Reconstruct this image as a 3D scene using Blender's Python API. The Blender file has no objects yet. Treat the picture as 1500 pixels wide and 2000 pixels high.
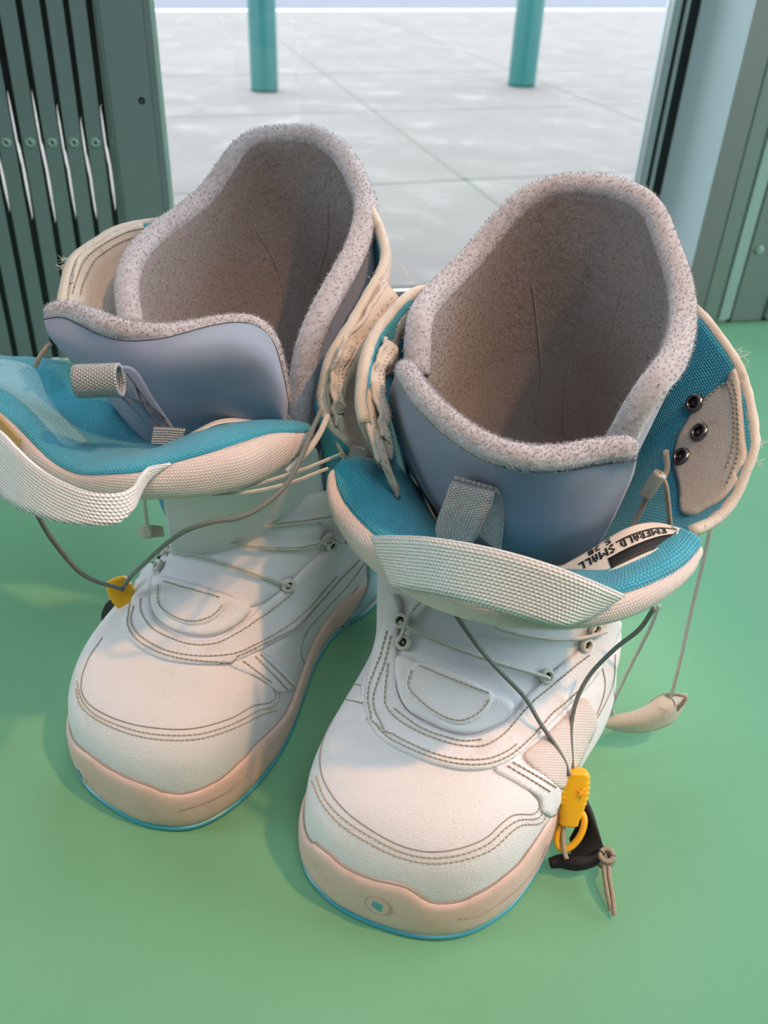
import bpy, bmesh, math, random
import numpy as np
from mathutils import Vector
from mathutils.bvhtree import BVHTree
from mathutils.geometry import delaunay_2d_cdt
random.seed(7); rng = np.random.default_rng(7)
scn = bpy.context.scene
# ------------------------------------------------------------------ camera
H = .40; F = 1630.; PITCH = math.radians(33.65); ROLL = math.radians(2.6)
_f = np.array([0, math.cos(PITCH), -math.sin(PITCH)]); _r = np.array([1., 0, 0]); _u = np.cross(_r, _f)
_c, _s = math.cos(ROLL), math.sin(ROLL)
_r, _u = _c*_r + _s*_u, -_s*_r + _c*_u
CAM = np.array([0, 0, H])
cd = bpy.data.cameras.new('camera'); cam = bpy.data.objects.new('camera', cd); scn.collection.objects.link(cam); scn.camera = cam
cam.matrix_world = ((_r[0], _u[0], -_f[0], 0), (_r[1], _u[1], -_f[1], 0), (_r[2], _u[2], -_f[2], H), (0, 0, 0, 1))
from mathutils import Matrix
cam.matrix_world = Matrix(((_r[0], _u[0], -_f[0], 0), (_r[1], _u[1], -_f[1], 0), (_r[2], _u[2], -_f[2], H), (0, 0, 0, 1)))
cd.sensor_fit = 'VERTICAL'; cd.sensor_height = 36; cd.lens = 36*F/2000; cd.clip_start = .01; cd.clip_end = 200
cd.dof.use_dof = True; cd.dof.focus_distance = .40; cd.dof.aperture_fstop = 13
# ------------------------------------------------------------------ world, exposure
w = bpy.data.worlds.new('sky'); scn.world = w; w.use_nodes = True
nt = w.node_tree; bg = nt.nodes['Background']
tc = nt.nodes.new('ShaderNodeTexCoord'); sp = nt.nodes.new('ShaderNodeSeparateXYZ'); rp = nt.nodes.new('ShaderNodeValToRGB')
nt.links.new(tc.outputs['Generated'], sp.inputs[0]); nt.links.new(sp.outputs['Z'], rp.inputs[0]); nt.links.new(rp.outputs[0], bg.inputs[0])
rp.color_ramp.elements[0].position = 0.0; rp.color_ramp.elements[0].color = (.55, .58, .60, 1)
rp.color_ramp.elements[1].position = .35; rp.color_ramp.elements[1].color = (.86, .93, 1.0, 1)
bg.inputs[1].default_value = 6.2
scn.view_settings.view_transform = 'Standard'; scn.view_settings.look = 'None'
scn.view_settings.exposure = 0.0; scn.view_settings.gamma = 1.0; scn.view_settings.use_curve_mapping = False
try:
    scn.cycles.use_denoising = True; scn.cycles.denoiser = 'OPENIMAGEDENOISE'
    scn.cycles.max_bounces = 8; scn.cycles.diffuse_bounces = 4; scn.cycles.transparent_max_bounces = 12
    scn.cycles.caustics_reflective = False; scn.cycles.caustics_refractive = False
except Exception: pass

def aim(o, tgt):
    d = Vector(tgt) - o.location; o.rotation_euler = d.to_track_quat('-Z', 'Y').to_euler()
def area(name, loc, tgt, size, power, col, sy=None):
    l = bpy.data.lights.new(name, 'AREA'); l.energy = power; l.color = col; l.size = size
    if sy: l.shape = 'RECTANGLE'; l.size_y = sy
    else: l.shape = 'DISK'
    o = bpy.data.objects.new(name, l); scn.collection.objects.link(o); o.location = loc; aim(o, tgt); return o
KEY_T = Vector((-.02, .36, .08)); KEY_D = Vector((.43, -.22, .87)).normalized()
sl_ = bpy.data.lights.new('ceiling_spot_light', 'SPOT'); sl_.energy = 98; sl_.color = (1.0, .47, .20); sl_.spot_size = math.radians(17); sl_.spot_blend = .75; sl_.shadow_soft_size = .042
so_ = bpy.data.objects.new('ceiling_spot_light', sl_); scn.collection.objects.link(so_); so_.location = KEY_T + KEY_D*2.15; aim(so_, KEY_T)
area('cool_fill_light', (.35, -.75, 2.0), (.05, .3, .1), 1.1, 15, (.80, .92, 1.0))  # cool fill added from the front to lift straps and toes, not a fixture
area('ceiling_lamp_light', (-1.2, .2, 2.1), (-.1, .3, .0), .16, 1.5, (1.0, .80, .55))
area('warm_fill_light', (.1, -1.0, 2.2), (.05, .05, .0), .5, 4, (1.0, .60, .32))  # broad fill added to warm the near end of the table top

# ------------------------------------------------------------------ maths helpers
def ray(x, y): return _f*F + _r*(x - 750) - _u*(y - 1000)
def PZ(x, y, z): d = ray(x, y); return CAM + d*((z - H)/d[2])
def PY(x, y, Y): d = ray(x, y); return CAM + d*(Y/d[1])
def proj(p):
    q = np.asarray(p) - CAM; dd = q@_f; return np.stack([750 + F*(q@_r)/dd, 1000 - F*(q@_u)/dd], -1)
def yrow(pts): return np.array([PY(*p) for p in pts])
def zrow(pts): return np.array([PZ(*p) for p in pts])
def spl(pts, n, closed=False, dense=12):
    """smooth curve through pts, resampled to n points of equal spacing"""
    p = np.asarray(pts, float); m = len(p)
    if closed: q = np.concatenate([p[-1:], p, p[:2]])
    else: q = np.concatenate([2*p[:1] - p[1:2], p, 2*p[-1:] - p[-2:-1]])
    out = []
    segs = m if closed else m - 1
    for i in range(segs):
        a, b, c, d = q[i], q[i+1], q[i+2], q[i+3]
        l1 = max(np.linalg.norm(b-a)**.5, 1e-6); l2 = max(np.linalg.norm(c-b)**.5, 1e-6); l3 = max(np.linalg.norm(d-c)**.5, 1e-6)
        m1 = (c-b) + l2*((b-a)/l1 - (c-a)/(l1+l2)); m2 = (c-b) + l2*((d-c)/l3 - (d-b)/(l2+l3))
        t = np.linspace(0, 1, dense, endpoint=False)[:, None]
        out.append((2*t**3-3*t**2+1)*b + (t**3-2*t**2+t)*m1 + (-2*t**3+3*t**2)*c + (t**3-t**2)*m2)
    out = np.concatenate(out)
    out = np.concatenate([out, (p[:1] if closed else p[-1:])])
    d = np.concatenate([[0], np.cumsum(np.linalg.norm(np.diff(out, axis=0), axis=1))])
    s = np.linspace(0, d[-1], n + 1 if closed else n)
    res = np.stack([np.interp(s, d, out[:, k]) for k in range(out.shape[1])], -1)
    return res[:-1] if closed else res
def crop(ox, oy, k): return lambda *pts: [(ox + x/k, oy + y/k) for x, y in pts]
c1 = crop(0, 500, 2.143); c2 = crop(600, 500, 1.667); c3 = crop(100, 1050, 2.143); c4 = crop(560, 1150, 2.027)
c5 = crop(1150, 850, 4.286); c6 = crop(1300, 560, 3.704); c7 = crop(550, 400, 3.333); c8 = crop(1050, 1000, 2.353); c9 = crop(0, 900, 2.5); c10 = crop(80, 420, 5.357)

# ------------------------------------------------------------------ materials
def lin(c):
    c = c.lstrip('#'); v = [int(c[i:i+2], 16)/255 for i in (0, 2, 4)]
    return tuple(x/12.92 if x <= .04045 else ((x+.055)/1.055)**2.4 for x in v) + (1,)
class M:
    def __init__(s, name, col, rough=.6, metal=0, spec=.5):
        s.m = bpy.data.materials.new(name); s.m.use_nodes = True; s.t = s.m.node_tree; s.b = s.t.nodes['Principled BSDF']
        s.col = lin(col) if isinstance(col, str) else col
        s.b.inputs['Base Color'].default_value = s.col; s.b.inputs['Roughness'].default_value = rough
        s.b.inputs['Metallic'].default_value = metal; s.b.inputs['Specular IOR Level'].default_value = spec
        s.h = None; s.last = None
        s.tc = s.t.nodes.new('ShaderNodeTexCoord')
    def node(s, typ, **k):
        n = s.t.nodes.new('ShaderNode' + typ)
        for a, v in k.items(): setattr(n, a, v)
        return n
    def inp(s, n, i, v):
        if hasattr(v, 'is_linked') or hasattr(v, 'links'): s.t.links.new(v, n.inputs[i])
        else: n.inputs[i].default_value = v
    def math(s, op, a, b=0.):
        n = s.node('Math', operation=op); s.inp(n, 0, a); s.inp(n, 1, b); return n.outputs[0]
    def noise(s, scale, detail=3, rough=.6, coord='Object'):
        n = s.node('TexNoise'); s.t.links.new(s.tc.outputs[coord], n.inputs['Vector'])
        n.inputs['Scale'].default_value = scale; n.inputs['Detail'].default_value = detail; n.inputs['Roughness'].default_value = rough
        return n.outputs['Fac']
    def ramp(s, fac, p0, p1, smooth=True):
        n = s.node('MapRange', interpolation_type='SMOOTHSTEP'); s.inp(n, 0, fac); n.inputs[1].default_value = p0; n.inputs[2].default_value = p1
        return n.outputs[0]
    def tint(s, fac, col, amt=1.):
        """mix another colour in by fac"""
        n = s.node('Mix', data_type='RGBA'); f = s.math('MULTIPLY', fac, amt)
        s.t.links.new(f, n.inputs[0])
        if s.last is None: n.inputs[6].default_value = s.col
        else: s.t.links.new(s.last, n.inputs[6])
        n.inputs[7].default_value = lin(col) if isinstance(col, str) else col
        s.last = n.outputs[2]; s.t.links.new(s.last, s.b.inputs['Base Color']); return s
    def bump(s, h, dist, strength=1.):
        n = s.node('Bump'); s.t.links.new(h, n.inputs['Height']); n.inputs['Distance'].default_value = dist; n.inputs['Strength'].default_value = strength
        if s.h is not None: s.t.links.new(s.h, n.inputs['Normal'])
        s.h = n.outputs[0]; s.t.links.new(s.h, s.b.inputs['Normal']); return s
    def uvw(s):
        sp = s.node('SeparateXYZ'); s.t.links.new(s.tc.outputs['UV'], sp.inputs[0]); return sp.outputs[0], sp.outputs[1]
    def weave(s, pu, pv, shift=True):
        """woven height from metric UVs: pu, pv = thread pitch in m"""
        u, v = s.uvw()
        a = s.math('MULTIPLY', u, 2*math.pi/pu); b = s.math('MULTIPLY', v, 2*math.pi/pv)
        if shift:
            row = s.math('FLOOR', s.math('DIVIDE', v, pv)); a = s.math('ADD', a, s.math('MULTIPLY', row, math.pi))
        return s.math('MULTIPLY', s.math('ABSOLUTE', s.math('SINE', s.math('MULTIPLY', a, .5))), s.math('ABSOLUTE', s.math('SINE', s.math('MULTIPLY', b, .5))))
    def sheen(s, a, r=.5):
        s.b.inputs['Sheen Weight'].default_value = a; s.b.inputs['Sheen Roughness'].default_value = r; return s

def leather(name, col, dirt='#b9a78c', amt=.65):
    m = M(name, col, .5); n = m.noise(1100, 3); m.bump(n, .0006, .8); m.bump(m.noise(60, 3), .0015, .4)
    m.tint(m.ramp(m.noise(45, 6, .7), .55, .75), dirt, amt*.5); m.tint(m.ramp(m.noise(260, 4, .7), .64, .72), '#8d7b66', amt*.5); return m.m
MAT = {}
MAT['white_leather'] = leather('white_leather', '#e8e9ee')
MAT['flap_leather'] = leather('worn_white_leather', '#cdc3b5', '#86705a', 1.5)
MAT['vamp'] = leather('vamp_leather', '#e8e7ea', '#c9b49a', .45)
m = M('midsole_rubber', '#dcbfb4', .45); m.tint(m.ramp(m.noise(70, 6, .7), .5, .75), '#b59f8c', .45).bump(m.noise(700), .0002, .4); MAT['midsole'] = m.m
m = M('teal_rubber', '#3f9fb2', .3, spec=.6); MAT['outsole'] = m.m
m = M('clear_rubber', '#b4d9e8', .2); m.b.inputs['Transmission Weight'].default_value = .2; MAT['clear'] = m.m
m = M('tongue_fabric', '#e0e3ea', .7); h = m.weave(.0009, .0009); m.bump(h, .00025, .5); m.sheen(.2); MAT['tongue'] = m.m
m = M('white_mesh', '#dfd3cf', .7); h = m.weave(.0012, .0012); m.bump(h, .0003, .8).tint(m.ramp(h, .35, .0), '#b3a090', .4); MAT['mesh'] = m.m
def teal(name, col, stripe=None):
    m = M(name, col, .6); h = m.weave(.0016, .0014)
    m.tint(m.ramp(m.noise(60, 3), .4, .7), '#1f93b4', .35)
    if stripe:
        u, v = m.uvw(); t = m.math('SUBTRACT', u, m.math('MULTIPLY', v, stripe[2]))
        a = m.math('GREATER_THAN', t, stripe[0]); b = m.math('LESS_THAN', t, stripe[1]); m.tint(m.math('MULTIPLY', a, b), '#9cc4cf', .75)
    m.tint(m.ramp(h, .35, 0), '#0f6f8c', .5).bump(h, .0006, .9); m.sheen(.2); return m.m
MAT['teal'] = teal('teal_mesh', '#35adc8')
m = M('teal_mesh_pale', '#7db5c5', .6); m.bump(m.weave(.0016, .0014), .0005, .8); MAT['teal_light'] = m.m
m = M('neoprene', '#7e8ba1', .75); h = m.weave(.0008, .0008); m.bump(h, .0002, .5); m.sheen(.4); MAT['neoprene'] = m.m
def fleece(name, col, k=.45):
    m = M(name, col, .95, spec=.1); n = m.noise(420, 4, .7); m.bump(n, .0011, .8).tint(m.ramp(n, .35, .62), '#7d7168', k); m.tint(m.ramp(m.noise(30, 3), .4, .75), '#8a7767', .25); m.sheen(.5); return m.m
MAT['fleece'] = fleece('grey_fleece', '#a59f9b'); MAT['trim'] = fleece('trim_fleece', '#c6c5cc', .3)
MAT['lining'] = fleece('lining_fleece', '#8c8889')
m = M('footbed', '#3a3836', .9); MAT['footbed'] = m.m
m = M('webbing_white', '#f6f6f4', .6); h = m.weave(.0020, .0015); m.bump(h, .0007, 1.).tint(m.ramp(h, .3, 0), '#cfd2cf', .5); MAT['webbing'] = m.m
m = M('webbing_grey', '#b9bab8', .55); h = m.weave(.0013, .0012); m.bump(h, .0007, 1.).tint(m.ramp(h, .35, 0), '#77787a', .6); MAT['webgrey'] = m.m
def cordm(name, col, dk):
    m = M(name, col, .7); h = m.weave(.0011, .0009); m.bump(h, .0003, 1.).tint(m.ramp(h, .35, 0), dk, .5); return m.m
MAT['lace'] = cordm('lace_white', '#ebebe4', '#b5b0a2'); MAT['cord'] = cordm('cord_grey', '#8b908c', '#5c605e'); MAT['cordtan'] = cordm('cord_beige', '#b7aa98', '#7b6b58')
MAT['thread'] = M('stitch_thread', '#b3a690', .8).m; MAT['seam'] = M('seam_gap', '#a1968a', .9).m; MAT['thread_dark'] = M('thread_dark', '#4c5763', .8).m
MAT['yellow'] = M('yellow_plastic', '#f2b61c', .35).m; m = M('black_fabric', '#0d0e10', .7); m.bump(m.noise(900), .0004, .8); MAT['black'] = m.m
MAT['steel'] = M('rivet_steel', '#8c8884', .25, 1).m; MAT['steeldark'] = M('rivet_centre', '#4a4039', .35, 1).m
MAT['label'] = M('label_cloth', '#ddd5ca', .7).m; MAT['ink'] = M('label_ink', '#17181c', .6).m
m = M('yellowed_glue', '#b79a62', .5); MAT['glue'] = m.m
m = M('fray', '#e4e0d8', .9); MAT['fray'] = m.m
m = M('sleeve_plastic', '#c9c2b4', .3); m.b.inputs['Transmission Weight'].default_value = .35; MAT['sleeve'] = m.m
m = M('table_laminate', '#73ae88', .42, spec=.4); m.tint(m.ramp(m.noise(9, 5, .6), .4, .8), '#6ca780', .5); m.tint(m.ramp(m.noise(55, 6, .75), .68, .76), '#4f8f6e', .35); m.bump(m.noise(600, 3), .0002, .5); MAT['table'] = m.m
m = M('paint_green_grey', '#6b7b7a', .4); m.bump(m.noise(1500), .0003, .3); m.tint(m.ramp(m.noise(12, 5), .5, .8), '#61706f', .5); MAT['panel'] = m.m
MAT['panel_light'] = M('paint_pale_green', '#9cb4ab', .4).m; MAT['hole'] = M('hole_black', '#07090a', .8).m
MAT['rivet_green'] = M('rivet_green', '#86a096', .3, .2).m
MAT['groove'] = M('groove_black', '#101614', .25).m
MAT['alu'] = M('aluminium_pale', '#b9c6c9', .35, .3).m; MAT['gasket'] = M('gasket_black', '#0e1414', .4).m
MAT['jamb'] = M('jamb_white', '#c6dde4', .35).m; MAT['column'] = M('column_grey_green', '#76857c', .45).m
m = M('concrete', '#5e5955', .9); m.tint(m.ramp(m.noise(1.6, 6, .65), .35, .7), '#544f4c', .8); m.tint(m.ramp(m.noise(3, 5, .7), .5, .7), '#726e6a', .7); m.bump(m.noise(40, 5), .004, .3); MAT['concrete'] = m.m
MAT['joint'] = M('joint_grey', '#55544e', .95).m; MAT['curb'] = M('curb_pale', '#c4c4c0', .9).m
m = M('asphalt', '#484c56', .9); m.tint(m.ramp(m.noise(3, 4), .4, .7), '#3f434d', .6); MAT['asphalt'] = m.m
m = M('bollard_paint', '#165957', .35); m.tint(m.ramp(m.noise(9, 5, .7), .5, .8), '#144f56', .6); MAT['bollard'] = m.m
MAT['wall'] = M('wall_paint', '#8a8783', .8).m; MAT['ceil'] = M('ceiling_paint', '#b4b8bc', .9).m; MAT['floor'] = M('floor_tile', '#5a5856', .6).m
g = bpy.data.materials.new('window_glass'); g.use_nodes = True; t = g.node_tree; t.nodes.clear()
o_ = t.nodes.new('ShaderNodeOutputMaterial'); mx = t.nodes.new('ShaderNodeMixShader'); tr = t.nodes.new('ShaderNodeBsdfTransparent'); gl = t.nodes.new('ShaderNodeBsdfGlossy'); fr = t.nodes.new('ShaderNodeFresnel')
tr.inputs[0].default_value = (.95, .965, .97, 1); gl.inputs['Roughness'].default_value = .02; fr.inputs[0].default_value = 1.45
t.links.new(fr.outputs[0], mx.inputs[0]); t.links.new(tr.outputs[0], mx.inputs[1]); t.links.new(gl.outputs[0], mx.inputs[2]); t.links.new(mx.outputs[0], o_.inputs[0]); MAT['glass'] = g

# ------------------------------------------------------------------ object helpers
ORIGIN = np.zeros(3)
def thing(name, loc, label, cat, group=None):
    o = bpy.data.objects.new(name, None); o.empty_display_size = .05; scn.collection.objects.link(o); o.location = loc
    o['label'] = label; o['category'] = cat
    if group: o['group'] = group
    return o
def base_of(p):
    v = np.zeros(3)
    while p is not None: v = v + np.array(p.location); p = p.parent
    return v
def link(name, V, Fc, mat, parent=None, smooth=True, uv=None, label=None):
    me = bpy.data.meshes.new(name); V = np.asarray(V, float) - base_of(parent)
    me.from_pydata(V.tolist(), [], [list(map(int, f)) for f in Fc]); me.validate(clean_customdata=False); me.update()
    if uv is not None:
        l = me.uv_layers.new(name='UVMap'); idx = np.zeros(len(me.loops), dtype=np.int32); me.loops.foreach_get('vertex_index', idx)
        l.data.foreach_set('uv', np.asarray(uv, float)[idx].ravel())
    if smooth: me.polygons.foreach_set('use_smooth', [True]*len(me.polygons))
    for mm in (mat if isinstance(mat, (list, tuple)) else [mat]): me.materials.append(MAT[mm])
    o = bpy.data.objects.new(name, me); scn.collection.objects.link(o); o.parent = parent
    if label: o['label'] = label
    return o
class Acc:
    def __init__(s): s.V = []; s.F = []; s.U = []; s.n = 0
    def add(s, V, Fc, U=None):
        V = np.asarray(V, float); s.V.append(V); s.F += [[i + s.n for i in f] for f in Fc]
        s.U.append(np.zeros((len(V), 2)) if U is None else np.asarray(U, float)); s.n += len(V); return s
    def obj(s, name, mat, parent=None, smooth=True, label=None): return link(name, np.concatenate(s.V), s.F, mat, parent, smooth, np.concatenate(s.U), label)
def grid_faces(nr, nc, closed=False, flip=False, off=0):
    out = []
    for i in range(nr - 1):
        for j in range(nc if closed else nc - 1):
            k = (j + 1) % nc; f = [off + i*nc + j, off + i*nc + k, off + (i+1)*nc + k, off + (i+1)*nc + j]
            out.append(f[::-1] if flip else f)
    return out
def gnorm(G, closed=False):
    du = np.gradient(G, axis=0)
    dv = (np.roll(G, -1, 1) - np.roll(G, 1, 1)) if closed else np.gradient(G, axis=1)
    n = np.cross(dv, du); return n/np.maximum(np.linalg.norm(n, axis=-1, keepdims=True), 1e-9)
def guv(G):
    r = np.concatenate([np.zeros((1, G.shape[1])), np.cumsum(np.linalg.norm(np.diff(G, axis=0), axis=-1), 0)])
    c = np.concatenate([np.zeros((G.shape[0], 1)), np.cumsum(np.linalg.norm(np.diff(G, axis=1), axis=-1), 1)], 1)
    return np.stack([np.broadcast_to(c.mean(0, keepdims=True), c.shape), r], -1).reshape(-1, 2)
def rows(curves, n, m):
    """smooth grid through row curves"""
    R = np.stack([spl(c, n) for c in curves])              # k,n,3
    if len(curves) == 2:
        t = np.linspace(0, 1, m)[:, None, None]; return R[0]*(1-t) + R[1]*t
    return np.stack([spl(R[:, j], m) for j in range(n)], 1)
def solid(G, th, out=1, roundedge=True):
    """thick sheet from grid G; surface at G, body th behind it (opposite the normal*out)"""
    n = gnorm(G)*out; nr, nc = G.shape[:2]; B = G - n*th
    V = np.concatenate([G.reshape(-1, 3), B.reshape(-1, 3)]); N = nr*nc
    Fc = grid_faces(nr, nc) + grid_faces(nr, nc, flip=True, off=N)
    loop = [j for j in range(nc)] + [i*nc + nc-1 for i in range(1, nr)] + [(nr-1)*nc + j for j in range(nc-2, -1, -1)] + [i*nc for i in range(nr-2, 0, -1)]
    for a, b in zip(loop, loop[1:] + loop[:1]): Fc.append([b, a, a + N, b + N])
    return V, Fc, np.concatenate([guv(G), guv(G)])
def sheet(name, G, th, mat, parent, out=1, label=None, smooth=True):
    V, Fc, U = solid(G, th, out); o = link(name, V, Fc, mat, parent, smooth, U, label); return o
def tube(path, r, seg=10, closed=False, flat=1., cap=True, wob=0):
    p = np.asarray(path, float); n = len(p); r = np.broadcast_to(np.asarray(r, float), (n,))
    T = (np.roll(p, -1, 0) - np.roll(p, 1, 0)) if closed else np.gradient(p, axis=0)
    T /= np.maximum(np.linalg.norm(T, axis=1, keepdims=True), 1e-9)
    up = np.array([0, 0, 1.]) if abs(T[0][2]) < .9 else np.array([1., 0, 0])
    a = np.cross(T[0], up); a /= np.linalg.norm(a); A = [a]
    for i in range(1, n):
        a = A[-1] - T[i]*(A[-1]@T[i]); a /= max(np.linalg.norm(a), 1e-9); A.append(a)
    A = np.array(A); Bn = np.cross(T, A); th = np.linspace(0, 2*np.pi, seg, endpoint=False)
    rr = r[:, None]*np.ones(seg)
    if wob: rr = rr*(1 + wob*rng.standard_normal(rr.shape))
    V = p[:, None] + rr[..., None]*(np.cos(th)[None, :, None]*A[:, None] + flat*np.sin(th)[None, :, None]*Bn[:, None])
    d = np.concatenate([[0], np.cumsum(np.linalg.norm(np.diff(p, axis=0), axis=1))])
    U = np.stack([np.repeat(d, seg), np.tile(th, n)*np.repeat(r, seg)], -1)
    Fc = grid_faces(n, seg, True)
    if closed: Fc += [[(n-1)*seg + j, (n-1)*seg + (j+1) % seg, (j+1) % seg, j] for j in range(seg)]
    elif cap: Fc += [list(range(seg))[::-1], [(n-1)*seg + j for j in range(seg)]]
    return V.reshape(-1, 3), Fc, U
def cord(name, pts, r, mat, parent, n=60, label=None, seg=8):
    return Acc().add(*tube(spl(pts, n), r, seg)).obj(name, mat, parent, label=label)
def box(c, s, rot=0., bev=0):
    bm = bmesh.new(); bmesh.ops.create_cube(bm, size=1); bmesh.ops.scale(bm, vec=s, verts=bm.verts)
    if bev: bmesh.ops.bevel(bm, geom=bm.edges[:], offset=bev, segments=2, affect='EDGES')
    V = np.array([v.co[:] for v in bm.verts]); Fc = [[v.index for v in f.verts] for f in bm.faces]; bm.free()
    cr, sr = math.cos(rot), math.sin(rot); V = V@np.array([[cr, sr, 0], [-sr, cr, 0], [0, 0, 1]]) + np.array(c); return V, Fc
def fuzz(G, N, count, length, width, lean=.5):
    """short fibres standing on the surface points G with normals N"""
    G = G.reshape(-1, 3); N = N.reshape(-1, 3); i = rng.integers(0, len(G), count)
    p = G[i]; n = N[i] + lean*rng.standard_normal((count, 3)); n /= np.linalg.norm(n, axis=1, keepdims=True)
    s = np.cross(n, rng.standard_normal((count, 3))); s /= np.linalg.norm(s, axis=1, keepdims=True)
    L = length*rng.uniform(.4, 1.2, (count, 1)); W = width*.5
    V = np.stack([p - s*W - n*length*.2, p + s*W - n*length*.2, p + n*L], 1).reshape(-1, 3)
    return V, [[3*k, 3*k+1, 3*k+2] for k in range(count)]
def jitter(G, amt):
    """random points between grid neighbours, for fibre roots"""
    a = G[:-1, :-1]; b = G[1:, :-1]; c = G[:-1, 1:]; s = rng.random(a.shape[:2] + (1,)); t = rng.random(a.shape[:2] + (1,))
    return a + (b-a)*s + (c-a)*t

# drape things on a surface along camera-traced outlines
def bvh(V, Fc): return BVHTree.FromPolygons([Vector(v) for v in np.asarray(V).tolist()], [list(f) for f in Fc], epsilon=0)
def bvh_obj(o):
    b = base_of(o.parent); me = o.data; V = np.zeros(len(me.vertices)*3); me.vertices.foreach_get('co', V); V = V.reshape(-1, 3) + b
    return bvh(V, [list(p.vertices) for p in me.polygons])
def hit(tree, x, y):
    d = Vector(ray(x, y)).normalized(); loc, n, i, dist = tree.ray_cast(Vector(CAM), d)
    if loc is None:
        best = None
        for t in np.linspace(.2, .75, 80):
            l2, n2, _, ds = tree.find_nearest(Vector(CAM) + d*float(t))
            if l2 is not None and (best is None or ds < best[0]): best = (ds, l2, n2)
        loc, n = best[1], best[2]
    if n.dot(d) > 0 and False: n = -n
    return np.array(loc), np.array(n)
def on(tree, pts, n, off=.0004, closed=False):
    q = spl(np.array(pts, float), n, closed); out = []; nn = []
    for x, y in q:
        a, b = hit(tree, x, y)
        if b@(CAM - a) < 0: b = -b
        out.append(a + b*off); nn.append(b)
    return np.array(out), np.array(nn)
def smooth3(P, k=2):
    P = P.copy()
    for _ in range(k): P[1:-1] = (P[:-2] + 2*P[1:-1] + P[2:])/4
    return P
def inpoly(p, poly):
    x, y = p[:, 0], p[:, 1]; r = np.zeros(len(p), bool); j = len(poly) - 1
    for i in range(len(poly)):
        xi, yi = poly[i]; xj, yj = poly[j]
        c = ((yi > y) != (yj > y)) & (x < (xj - xi)*(y - yi)/((yj - yi) + 1e-12) + xi); r ^= c; j = i
    return r
def panel(name, pts, tree, th, mat, parent, step=7, closed_n=None, label=None, edge=8., soft=.6, smoothpoly=True):
    """raised panel: outline pts in photo coordinates, lying on the surface 'tree', th thick"""
    P = np.array(pts, float); per = np.linalg.norm(np.roll(P, -1, 0) - P, axis=1).sum(); nb = closed_n or int(per/step)
    B = spl(P, nb, True) if smoothpoly else spl(np.repeat(P, 1, 0), nb, True)
    lo, hi = B.min(0), B.max(0); gx, gy = np.meshgrid(np.arange(lo[0], hi[0], step), np.arange(lo[1], hi[1], step*.87))
    gx = gx + (np.arange(gx.shape[0]) % 2)[:, None]*step*.5; I = np.stack([gx.ravel(), gy.ravel()], -1)
    I = I[inpoly(I, B)]; D = np.array([np.min(np.linalg.norm(B - q, axis=1)) for q in I]) if len(I) else np.zeros(0)
    I = I[D > step*.55]; D = D[D > step*.55]
    allp = np.concatenate([B, I]) if len(I) else B; dist = np.concatenate([np.zeros(len(B)), D])
    res = delaunay_2d_cdt([Vector(p) for p in allp.tolist()], [], [list(range(len(B)))], 1, 1e-6)
    vs, fs, orig = res[0], res[2], res[3]
    V2 = np.array([v[:] for v in vs]); dd = np.array([dist[o[0]] if o else 0 for o in orig])
    top = []; bot = []
    for (x, y), d_ in zip(V2, dd):
        a, b = hit(tree, x, y)
        if b@(CAM - a) < 0: b = -b
        k = min(d_/edge, 1.); top.append(a + b*th*(soft + (1 - soft)*math.sin(k*math.pi/2))); bot.append(a - b*.0012)
    n = len(V2); Fc = [list(f) for f in fs]
    # orient towards camera
    T = np.array(top); f0 = []
    for f in Fc:
        a, b, c = T[f[0]], T[f[1]], T[f[2]]; f0.append(f if np.cross(b-a, c-a)@(CAM-a) > 0 else f[::-1])
    edges = {}
    for f in f0:
        for a, b in zip(f, f[1:] + f[:1]): edges[(a, b)] = 1
    side = [[b, a, a+n, b+n] for (a, b) in edges if (b, a) not in edges]
    V = np.concatenate([T, np.array(bot)]); uv = np.concatenate([V2, V2])*.00024
    o = link(name, V, f0 + [[i+n for i in f[::-1]] for f in f0] + side, mat, parent, True, uv, label); return o
def seam(A, tree, pts, r=.00035, closed=False, off=.0002):
    P, N = on(tree, pts, max(8, int(sum(np.hypot(a[0]-b[0], a[1]-b[1]) for a, b in zip(pts, pts[1:]))/5)), off, closed)
    A.add(*tube(smooth3(P, 1), r, 6, closed)); return P
def stitches(A, tree, pts, pitch=.0027, ln=.0019, r=.0004, off=.0005, closed=False):
    k = max(8, int(sum(np.hypot(a[0]-b[0], a[1]-b[1]) for a, b in zip(pts, pts[1:]))/4))
    P, N = on(tree, pts, k, off, closed); P = smooth3(P, 2)
    d = np.concatenate([[0], np.cumsum(np.linalg.norm(np.diff(P, axis=0), axis=1))]); n = max(2, int(d[-1]/pitch))
    for i in range(n):
        s = i*pitch + np.array([0, .3, .7, 1])*ln
        q = np.stack([np.interp(s, d, P[:, c]) for c in range(3)], -1); j = min(int(i/n*len(N)), len(N)-1)
        q[0] -= N[j]*.0005; q[-1] -= N[j]*.0005
        A.add(*tube(q, r, 5))
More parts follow.
